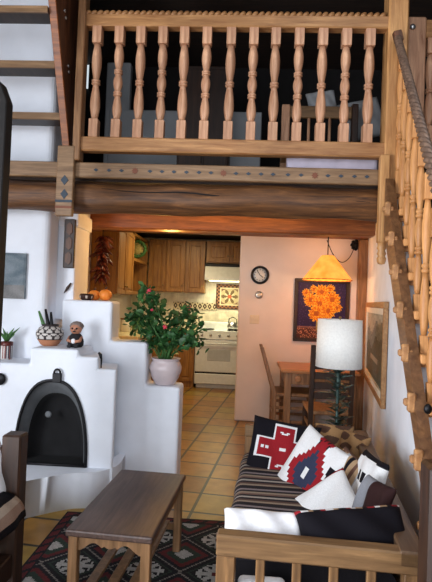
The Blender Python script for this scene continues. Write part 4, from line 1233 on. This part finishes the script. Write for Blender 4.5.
# ------------------------------------------------------------ RUG
rug_y1 = at(200, 521, z=0).y; rg_l = at(64, 521, z=0).x
rx0, rx1 = rg_l - .02, .66; ry0, ry1 = 1.5, rug_y1
b = BM(); nx, ny = 170, 250; gv = {}
for i in range(nx + 1):
    for k in range(ny + 1): gv[i, k] = b.verts.new((rx0 + (rx1 - rx0) * i / nx, ry0 + (ry1 - ry0) * k / ny, .010))
for i in range(nx):
    for k in range(ny): b.faces.new((gv[i, k], gv[i + 1, k], gv[i + 1, k + 1], gv[i, k + 1]))
r_ = bmesh.ops.extrude_face_region(b, geom=b.faces[:]); bmesh.ops.translate(b, vec=(0, 0, -.008), verts=[g_ for g_ in r_['geom'] if isinstance(g_, bmesh.types.BMVert)])
rug = obj('area_rug', b, M['weave']); tag(rug, 'black patterned rug with red border and pale star motifs under the coffee table', 'rug')
rnd = random.Random(12)
def rugf(c, p):
    x, y = c.x - rx0, ry1 - c.y
    e = min(x, rx1 - c.x, y, c.y - ry0); k = rnd.uniform(.85, 1.15)
    blk, red, gry, grn = (.014, .013, .016), (.10, .018, .02), (.36, .35, .33), (.025, .04, .03)
    if e < .015: col = blk
    elif e < .05: col = red if int((x + y) / .03) % 3 else blk
    elif e < .065: col = blk
    else:
        P = .36; u = ((x - .08) / P) % 1 - .5; v = ((y - .08) / P) % 1 - .5; a, bb = abs(u), abs(v); d = a + bb; m_ = max(a, bb); mn = min(a, bb)
        col = blk
        if .36 < d < .40: col = grn
        if d < .34:
            ray = abs(a - bb) < .055 or mn < .04
            if ray and m_ > .05 and m_ < .27: col = gry
            if m_ < .05: col = red
            if .20 < m_ < .235 and mn < .12: col = gry
        elif d > .62: col = red if d < .72 else (gry if d > .85 else grn)
        elif .50 < d < .53: col = (.2, .18, .16)
    return tuple(q_ * k for q_ in col)
paint(rug, rugf)

# ------------------------------------------------------------ COFFEE TABLE
c0, c1, c2, c3 = at(67, 527, z=.42), at(151, 541, z=.42), at(122, 470, z=.42), at(185, 473, z=.42)
mid = (c0 + c1 + c2 + c3) / 4; axis = ((c2 + c3) / 2 - (c0 + c1) / 2); th = math.atan2(-axis.x, axis.y)
cl, cw = axis.length, .372
ct = thing('coffee_table', 'low rectangular coffee table with worn dark top and honey wood base', 'table', (mid.x, mid.y, .0105), th)
tz = .41
b = BM(); box(b, -cw / 2, cw / 2, -cl / 2, cl / 2, tz - .03, tz, .008, seg=2); obj('tabletop', b, M['tablewood'], ct)
lx, ly = cw / 2 - .03, cl / 2 - .035
for sx in (-1, 1):
    for sy in (-1, 1):
        b = BM(); box(b, sx * lx - .02, sx * lx + .02, sy * ly - .02, sy * ly + .02, 0, tz - .03, .003); obj('leg', b, M['tan_leg'], ct)
for sy in (-1, 1):
    b = BM(); n = 24; pts = [(-lx + .02, tz - .03)]
    for k in range(n + 1):
        f = k / n; x = -lx + .02 + (2 * lx - .04) * f; pts.append((x, tz - .075 - .018 * math.cos(4 * PI * f) + (.016 if abs(f - .5) < .1 else 0)))
    pts.append((lx - .02, tz - .03)); prism(b, pts[::-1], 'y', sy * ly - .009, sy * ly + .009); obj('scalloped_apron', b, M['tan_leg'], ct)
for sx in (-1, 1):
    b = BM(); box(b, sx * lx - .009, sx * lx + .009, -ly + .02, ly - .02, tz - .085, tz - .03); obj('side_apron', b, M['tan_leg'], ct)
for sy in (-1, 1):
    b = BM(); box(b, -lx + .02, lx - .02, sy * ly - .012, sy * ly + .012, .115, .15, .003); obj('stretcher', b, M['tan_leg'], ct)
for k in range(3):
    x = -.09 + .09 * k; b = BM(); box(b, x - .022, x + .022, -ly, ly, .15, .165, .003); obj('shelf_slat', b, M['tan_leg'], ct)

# ------------------------------------------------------------ SOFA
SA = math.radians(4.0)
so = Vector((at(417, 549, z=.58).x + .015, 1.70, .0105))          # near back corner
sofa = thing('wooden_sofa', 'oak-framed banco sofa with striped mattress along the right wall', 'sofa', so, -SA)
# local: x from -W (front) to 0 (back, at the wall), y from 0 to Ls
SW, SLn, RZ = .70, 1.62, .575
b = BM(); box(b, -SW, 0, 0, .06, RZ - .075, RZ, .006); obj('near_arm_rail', b, M['oak_x'], sofa)
b = BM(); box(b, -SW, .08, SLn - .06, SLn, RZ - .075, RZ, .006); obj('far_arm_rail', b, M['oak_x'], sofa)
b = BM(); prism(b, [(-.085, .0), (0, .0), (.085, SLn), (-.0, SLn)], 'z', RZ - .05, RZ + .004, .005); obj('back_rail', b, M['oak_y'], sofa)
b = BM(); prism(b, [(-.035, .06), (-.01, .06), (.07, SLn - .06), (.045, SLn - .06)], 'z', .30, RZ - .05); obj('back_panel', b, M['oak_y'], sofa)
for (x, y) in ((-SW, 0), (-.07, 0), (-SW, SLn - .06), (.0, SLn - .06)):
    b = BM(); box(b, x + .002, x + .068, y + .002, y + .058, 0.0, RZ - .075, .004); o = obj('leg', b, M['oak_z'], sofa)
sl0 = None
for k in range(4):
    x = -SW + .155 + .125 * k
    for y in (.02, SLn - .04):
        if sl0 is None: b = BM(); box(b, -.016, .016, 0, .02, .24, RZ - .07, .003); sl0 = obj('arm_slat', b, M['oak_z'], sofa, (x, y, 0))
        else: copy_part(sl0, sofa, (x, y, 0))
b = BM(); box(b, -SW + .005, -SW + .035, .06, SLn - .06, .16, .25, .004); box(b, -.04, -.01, .06, SLn - .06, .16, .25, .004); box(b, -SW + .03, -.03, .02, .045, .16, .25, .004); box(b, -SW + .03, -.03, SLn - .045, SLn - .02, .16, .25, .004); obj('seat_frame', b, M['oak_y'], sofa)
# mattress with striped blanket
b = BM(); t = bmesh.new(); n1, n2 = 16, 130; gv = {}
mx0, mx1, my0, my1, mz0, mz1 = -SW - .01, -.045, .19, SLn - .065, .25, .405
rnd = random.Random(1)
sec = []
for k in range(17):      # cross-section rounded rectangle in x-z
    a = k / 16
    sec.append(a)
def mat_section(y):
    pts = []; rr = .045; w0, w1 = mx0, mx1
    for (cx_, cz_, a0_, a1_) in ((w0 + rr, mz0 + rr, PI * 1.5, PI), (w0 + rr, mz1 - rr, PI, PI / 2), (w1 - rr, mz1 - rr, PI / 2, 0), (w1 - rr, mz0 + rr, 0, -PI / 2)):
        for k in range(6):
            a = a0_ + (a1_ - a0_) * k / 5; pts.append((cx_ + rr * math.cos(a), cz_ + rr * math.sin(a)))
    return pts
rows = []
for i in range(n2 + 1):
    y = my0 + (my1 - my0) * i / n2
    rows.append([b.verts.new((x + .004 * math.sin(y * 17), y, z + .005 * math.sin(9 * y + 5 * x))) for x, z in mat_section(y)])
m_ = len(rows[0])
for i in range(n2):
    for k in range(m_): f = b.faces.new((rows[i][k], rows[i + 1][k], rows[i + 1][(k + 1) % m_], rows[i][(k + 1) % m_])); f.smooth = True
b.faces.new(rows[0][::-1]); b.faces.new(rows[-1])
o = obj('mattress', b, M['weave'], sofa)
stripes = [(.020, .018, .022), (.020, .018, .022), (.30, .23, .17), (.10, .06, .05), (.020, .018, .022), (.38, .34, .30), (.020, .018, .022), (.16, .10, .08), (.30, .23, .17), (.020, .018, .022), (.24, .20, .20)]
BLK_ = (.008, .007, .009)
def stripe(y):
    i = int((y + 3) / .021) % len(stripes); return stripes[i]
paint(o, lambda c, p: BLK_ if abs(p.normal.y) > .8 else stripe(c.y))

def rotm(yaw, lean, roll=0):     # cushion standing: starts flat XY, raised so its top points up, then turned
    return (Matrix.Rotation(yaw, 4, 'Z') @ Matrix.Rotation(lean, 4, 'X') @ Matrix.Rotation(roll, 4, 'Z')).to_euler()

BLK, WHT, RED, NAV, TAN, BRN, GRY = (.006, .005, .008), (.72, .72, .72), (.27, .012, .018), (.03, .035, .07), (.36, .24, .14), (.12, .06, .04), (.35, .36, .38)
def crossf(u, v, s):
    a, b_ = abs(u), abs(v)
    def plus(w, l): return (a < w and b_ < l) or (b_ < w and a < l)
    if plus(.25, .72):
        # little white eye marks inside
        for cx_, cy_ in ((.5, 0), (-.5, 0), (0, .5), (0, -.5), (0, 0)):
            d = abs(u - cx_) / .16 + abs(v - cy_) / .07
            if d < 1: return WHT if d > .45 else RED
        return RED
    if plus(.32, .79): return WHT
    return BLK
def diaf(u, v, s):
    a, b_ = abs(u), abs(v)
    st_ = int(b_ * 8) / 8
    d = a * 1.05 + st_ * .72
    if d < .18: return WHT if d < .08 else NAV
    if d < .42: return NAV
    if d < .66: return RED
    if d < .74: return WHT if a > .2 else BLK
    # stepped second row at ends
    d2 = abs(u) + abs(b_ - 1.0) * .8
    if d2 < .34: return RED if d2 > .16 else WHT
    if u > .60 and v < .5: return BLK
    return WHT
def whitepink(u, v, s): return RED if (u < -.84 and v > .2) else WHT
def tanf(u, v, s):
    k = int((u + 1) * 6); return [TAN, BRN, TAN, GRY, TAN, BLK][k % 6] if abs(v) < .9 else BRN
def markf(u, v, s):
    if v < -.3: return (.30, .31, .34) if u < .1 else (.035, .018, .018)
    for cx_ in (-.25, .15):
        if abs(u - cx_) < .1 and abs(v - .25) < .14: return BLK
    if v > .82: return BLK
    return WHT
def goldf(u, v, s):
    k = math.sin(5 * u + 3 * v) + math.sin(7 * v - 2 * u)
    return (.30, .17, .075) if k > -.2 else (.08, .04, .025)
def blackf(u, v, s):
    if v > .80: return [RED, WHT, TAN, BLK][int((u + 1) * 9) % 4]
    return BLK

# positions from sight lines
cushion('cross_cushion', .42, .39, .09, M['weave'], crossf, at(282.5, 452, y=3.06), rotm(math.radians(-6), math.radians(58), math.radians(-7)), 'black and red sofa cushion with a large white-outlined cross')
cushion('diamond_cushion', .38, .45, .08, M['weave'], diaf, at(309, 475, y=2.76), rotm(math.radians(-50), math.radians(62), math.radians(-16)), 'white, red and navy cushion with stepped diamond, leaning on the cross cushion')
cushion('plain_cushion', .30, .30, .08, M['weave'], whitepink, at(329, 508, y=2.42), rotm(math.radians(-50), math.radians(50), math.radians(-36)), 'plain white cushion with a red corner in front of the diamond cushion')
cushion('striped_cushion', .30, .32, .08, M['weave'], tanf, at(346, 486, y=2.60), rotm(math.radians(-68), math.radians(66), math.radians(-8)), 'tan and brown striped cushion between the white cushions and sofa back')
cushion('marked_cushion', .31, .31, .08, M['weave'], markf, at(366, 487, y=2.46), rotm(math.radians(-86), math.radians(70), math.radians(4)), 'white cushion with two black marks and dark corner against sofa back')
cushion('gold_cushion', .24, .17, .08, M['weave'], goldf, at(334, 438, y=3.16), rotm(math.radians(-12), math.radians(60), 0), 'larger tan and brown mottled cushion behind the red and navy diamond cushion')
def duskf(u, v, s): return (.25, .26, .29) if u < -.05 else (.03, .012, .012)
cushion('dark_cushion', .24, .20, .07, M['weave'], duskf, at(372, 503, y=2.17), rotm(math.radians(-80), math.radians(62), math.radians(6)), 'small grey and dark brown cushion between the marked cushion and the black one')
cushion('gold_cushion', .21, .16, .07, M['weave'], goldf, at(353, 446, y=3.02), rotm(math.radians(-55), math.radians(62), 0), 'smaller mottled tan and brown cushion against the back rail near the far corner')
cushion('bolster_cushion', .31, .17, .11, M['white_cloth'], None, at(263, 534, y=1.90), rotm(math.radians(-2), math.radians(40), math.radians(-1)), 'soft white cushion just behind the near arm of the sofa', puff=.4)
cushion('black_cushion', .41, .16, .12, M['weave'], blackf, at(352, 531, y=1.88), rotm(math.radians(4), math.radians(50), math.radians(5)), 'long black cushion with a red and white patterned top edge behind near arm', puff=.35)
# folded white blanket at the near end of the mattress
q0, q1 = at(238, 575, y=1.83), at(286, 575, y=1.83)
fb = thing('folded_blanket', 'folded white blanket with black stripe seen through the near arm slats', 'blanket', (q0.x, 1.80, .262))
b = BM(); box(b, 0, q1.x - q0.x, 0, .06, 0, .14, .02, seg=3); obj('body', b, M['white_cloth'], fb)
b = BM(); box(b, .004, q1.x - q0.x - .004, -.003, .063, .104, .116, .002); obj('stripe', b, M['black_cloth'], fb)

# ------------------------------------------------------------ LEFT ARMCHAIR
p = at(15, 433, y=2.15)
ac = thing('wooden_armchair', 'dark wood armchair with striped black and tan blanket at left edge', 'armchair', (p.x, 2.15, 0))
hz = p.z
pw = .040
b = BM(); box(b, -pw, pw + .005, -.04, .04, 0, hz, .008); obj('front_post', b, M['darkwood_z'], ac)
b = BM(); box(b, -.75, -.67, -.04, .04, 0, hz, .008); obj('front_post', b, M['darkwood_z'], ac)
b = BM(); box(b, -pw, pw, -.72, -.64, 0, hz - .1, .008); obj('back_post', b, M['darkwood_z'], ac)
b = BM(); box(b, -.75, -.67, -.72, -.64, 0, hz - .1, .008); obj('back_post', b, M['darkwood_z'], ac)
for bb_ in ((-.67, -pw, -.02, .02, .18, .28), (-.03, .03, -.64, -.04, .18, .28), (-.67, -.04, -.02, .02, hz - .16, hz - .06)):
    b = BM(); box(b, *bb_, .005); obj('rail', b, M['darkwood_z'], ac)
b = BM(); box(b, -.70, -.035, -.66, -.03, .28, .40, .03, seg=3); obj('seat', b, M['black_cloth'], ac)
# draped blanket roll over the post side
b = BM(); rows = []
n = 40; q0 = at(-17, 532, y=1.93) - Vector((p.x, 2.15, 0)); BC = (q0.x, q0.z)
for i in range(n + 1):
    f = i / n; a = PI * f
    cx_, cz_ = BC
    rows.append([])
    for k in range(13):
        y = -.42 + .36 * k / 12
        rad = .088 + .006 * math.sin(k)
        rows[-1].append(b.verts.new((cx_ + rad * math.cos(PI - a * 1.0) * 1.2, y - .0, cz_ + rad * math.sin(a) * 1.15)))
for i in range(n):
    for k in range(12): f_ = b.faces.new((rows[i][k], rows[i][k + 1], rows[i + 1][k + 1], rows[i + 1][k])); f_.smooth = True
bmesh.ops.remove_doubles(b, verts=b.verts[:], dist=1e-4)
o = obj('striped_blanket', b, M['weave'], ac); paint(o, lambda c, p_: [(.42, .34, .27), BLK, BLK, (.30, .2, .15)][int(math.atan2(c.z - BC[1], c.x - BC[0]) / .33 + 30) % 4])
sm = o.modifiers.new('thick', 'SOLIDIFY'); sm.thickness = .03
# white cushion glimpsed at the far left edge
cushion('white_cushion', .26, .24, .09, M['white_cloth'], None, at(-24, 474, y=2.05), rotm(math.radians(60), math.radians(70), 0), 'white cushion just entering the frame on the armchair', puff=.4)

# tall dark post at the left edge
p0_, p1_ = at(-10, 200, y=2.6), at(5.5, 200, y=2.6)
g = thing('dark_post', 'tall dark wooden post at the left edge of the photo', 'post')
b = BM(); ztop = at(2, 84, y=2.6).z; xx1 = at(4.2, 180, y=2.6).x
prism(b, [(xx1 - .14, 0), (xx1, 0), (xx1 + .012, ztop - .30), (xx1 + .012, ztop - .10), (xx1 - .03, ztop), (xx1 - .14, ztop + .06)], 'y', 2.56, 2.64, .005); obj('shaft', b, M['ebony'], g)

# ------------------------------------------------------------ LOFT FURNITURE
def lx_(px, py, y): return at(px, py, y=y)
# bright sliver of a window at left in the loft
a0, a1 = lx_(84, 88, 6.28), lx_(93, 35, 6.28)
b = BM(); box(b, a0.x - .25, a1.x, 6.27, 6.31, a0.z, a1.z); o = struct('window_2', b, M['skyglow'])
b = BM(); 
for xx in (a0.x - .27, a1.x): box(b, xx - .02, xx + .02, 6.24, 6.30, a0.z - .03, a1.z + .03)
struct('window_2_frame', b, M['darkwood_z'])
# low white partition in the loft
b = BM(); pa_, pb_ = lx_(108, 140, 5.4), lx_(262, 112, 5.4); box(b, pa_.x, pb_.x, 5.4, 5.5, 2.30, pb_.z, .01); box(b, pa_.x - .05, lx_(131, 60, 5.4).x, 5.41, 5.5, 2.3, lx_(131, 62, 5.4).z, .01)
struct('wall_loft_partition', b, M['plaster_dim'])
# dresser/cabinet silhouette
dr = thing('loft_cabinet', 'dark olive-brown cabinet standing in the loft behind the balusters', 'cabinet')
a0, a1 = lx_(178, 119, 4.9), lx_(232, 66, 4.9)
b = BM(); box(b, a0.x, a1.x, 4.9, 5.3, 2.3, a1.z, .01); obj('body', b, M['darkwood_z'], dr)
for k in range(2):
    xm = (a0.x + a1.x) / 2; b = BM(); box(b, (a0.x + .02) if k == 0 else xm + .01, (xm - .01) if k == 0 else a1.x - .02, 4.885, 4.9, 2.55, a1.z - .04, .005); obj('door', b, M['darkwood_z'], dr)
# bench with spindle back
bn = thing('loft_bench', 'pine bench with rail and spindle back in the loft, right of centre', 'bench')
by = 3.95
a0, a1 = lx_(281, 140, by), lx_(290.5, 104, by)
b = BM(); box(b, a0.x, a1.x, by, by + .05, 2.3, a1.z, .006); obj('end_post', b, M['pine_z'], bn)
a2, a3 = lx_(352, 118, by), lx_(352, 106, by)
b = BM(); box(b, a1.x, a2.x, by + .01, by + .04, a2.z, a3.z, .005); obj('back_rail', b, M['oak_x'], bn)
b = BM(); box(b, a2.x, a2.x + .05, by, by + .05, 2.3, a3.z + .02, .006); obj('end_post', b, M['darkwood_z'], bn)
for px in (309, 319.5, 330):
    q_ = lx_(px, 128, by); b = BM(); tube(b, [(q_.x, by + .025, 2.5), (q_.x, by + .025, a2.z + .01)], .012, 8); obj('spindle', b, M['pine_z'], bn)
b = BM(); box(b, a0.x, a2.x + .05, by - .36, by + .05, 2.5, 2.54, .006); obj('seat', b, M['pine_x'], bn)
for xx in (a0.x + .02, a2.x): 
    b = BM(); box(b, xx, xx + .04, by - .34, by - .30, 2.3, 2.5, .004); obj('leg', b, M['pine_z'], bn)
# bedding roll seen beneath rail
b = BM(); a0, a1 = lx_(287, 160, 3.5), lx_(378, 160, 3.5)
box(b, a0.x, a1.x, 3.47, 3.58, 2.295, 2.45, .03, seg=3)
bd = obj('bedroll', b, M['lilac']); tag(bd, 'pale lilac folded bedding on the loft floor under the bench', 'bedding')
b = BM(); a0, a1 = lx_(150, 160, 4.4), lx_(262, 160, 4.4)
box(b, a0.x, a1.x, 4.4, 4.75, 2.295, 2.48, .03, seg=3)
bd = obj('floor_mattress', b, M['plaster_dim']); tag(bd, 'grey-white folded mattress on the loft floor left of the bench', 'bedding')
cushion('loft_cushion', .36, .36, .12, M['dimcloth'], None, lx_(362, 120, 4.15), rotm(0, math.radians(78), math.radians(15)), 'grey-white cushion standing at the right end of the loft bench')
cushion('loft_cushion', .24, .22, .1, M['dimcloth'], None, lx_(322, 104, 4.1), rotm(0, math.radians(78), math.radians(10)), 'small white cushion showing above the loft bench rail')

# repeated kinds share a group
GR = {'wall_cabinet': 'oak wall cabinets in the kitchen', 'base_cabinet': 'oak base cabinets in the kitchen', 'gourd': 'orange gourds on the top step',
      'dining_chair': 'chairs around the dining table', 'canister': 'canisters on the kitchen worktop', 'letter_knife': 'black handles in the painted pot',
      'gold_cushion': 'mottled tan cushions on the sofa', 'loft_cushion': 'cushions on the loft bench', 'ceiling_beam': 'red-brown beams under the loft'}
for o_ in bpy.data.objects:
    k_ = o_.name.split('.')[0]
    if o_.parent is None and k_ in GR: o_['group'] = GR[k_]

# ------------------------------------------------------------ CAMERA
cam = bpy.data.cameras.new('camera'); co = bpy.data.objects.new('camera', cam); C.objects.link(co)
cam.sensor_width = 36; cam.sensor_fit = 'AUTO'; cam.lens = F / 582 * 36; cam.clip_start = .05
co.location = (0, 0, EYE)
Rm = Matrix.Rotation(YAW, 4, 'Z') @ Matrix.Rotation(PI / 2 + PITCH, 4, 'X') @ Matrix.Rotation(ROLL, 4, 'Z')
co.rotation_euler = Rm.to_euler()
SC.camera = co

# ------------------------------------------------------------ LIGHT
def area(name, loc, rot, sx, sy, power, col):
    l = bpy.data.lights.new(name, 'AREA'); l.shape = 'RECTANGLE'; l.size = sx; l.size_y = sy; l.energy = power; l.color = col
    o = bpy.data.objects.new(name, l); C.objects.link(o); o.location = loc; o.rotation_euler = rot; return o
def point(name, loc, power, col, r=.05):
    l = bpy.data.lights.new(name, 'POINT'); l.energy = power; l.color = col; l.shadow_soft_size = r
    o = bpy.data.objects.new(name, l); C.objects.link(o); o.location = loc; return o
area('window_daylight', (-.4, -2.2, 1.95), (PI / 2, 0, 0), 3.4, 1.7, 85, (.90, .94, 1.0))
area('side_window_daylight', (-3.15, -.5, 1.3), (PI / 2, 0, -PI / 2), 2.6, 1.9, 235, (.90, .94, 1.0))
area('roof_daylight', (.8, .9, 4.3), (0, 0, 0), 1.2, 1.2, 30, (.90, .94, 1.0))
point('pendant_bulb', (pc.x, 5.35, pc.z - .06), 4.5, (1, .55, .22), .04)
point('pendant_glow_up', (pc.x, 5.35, pc.z + hsh + .06), 4, (1, .42, .12), .04)
area('hood_lamp', (hx0 + .35, 8.1, hz0 - .02), (0, 0, 0), .4, .2, 6, (1, .95, .62))
area('kitchen_ceiling_lamp', (-.9, 6.9, 2.40), (0, 0, 0), .6, .6, 17, (1, .80, .45))
area('strip_lamp', (-.25, 3.72, 2.16), (PI / 2 - .25, 0, 0), 1.5, .04, 4.5, (1, .45, .12))  # unseen warm area light, added to turn the beam front orange
point('beam_lamp', (-.68, 4.62, 1.80), 15, (1, .52, .12), .04)  # unseen point light, added so the wall reveal glows orange
w = bpy.data.worlds.new('world'); SC.world = w; w.use_nodes = True
w.node_tree.nodes['Background'].inputs[0].default_value = (.5, .65, .9, 1); w.node_tree.nodes['Background'].inputs[1].default_value = .15
SC.view_settings.view_transform = 'Standard'; SC.view_settings.look = 'None'; SC.view_settings.gamma = 1
SC.view_settings.exposure = 0.32
SC.view_settings.use_curve_mapping = False
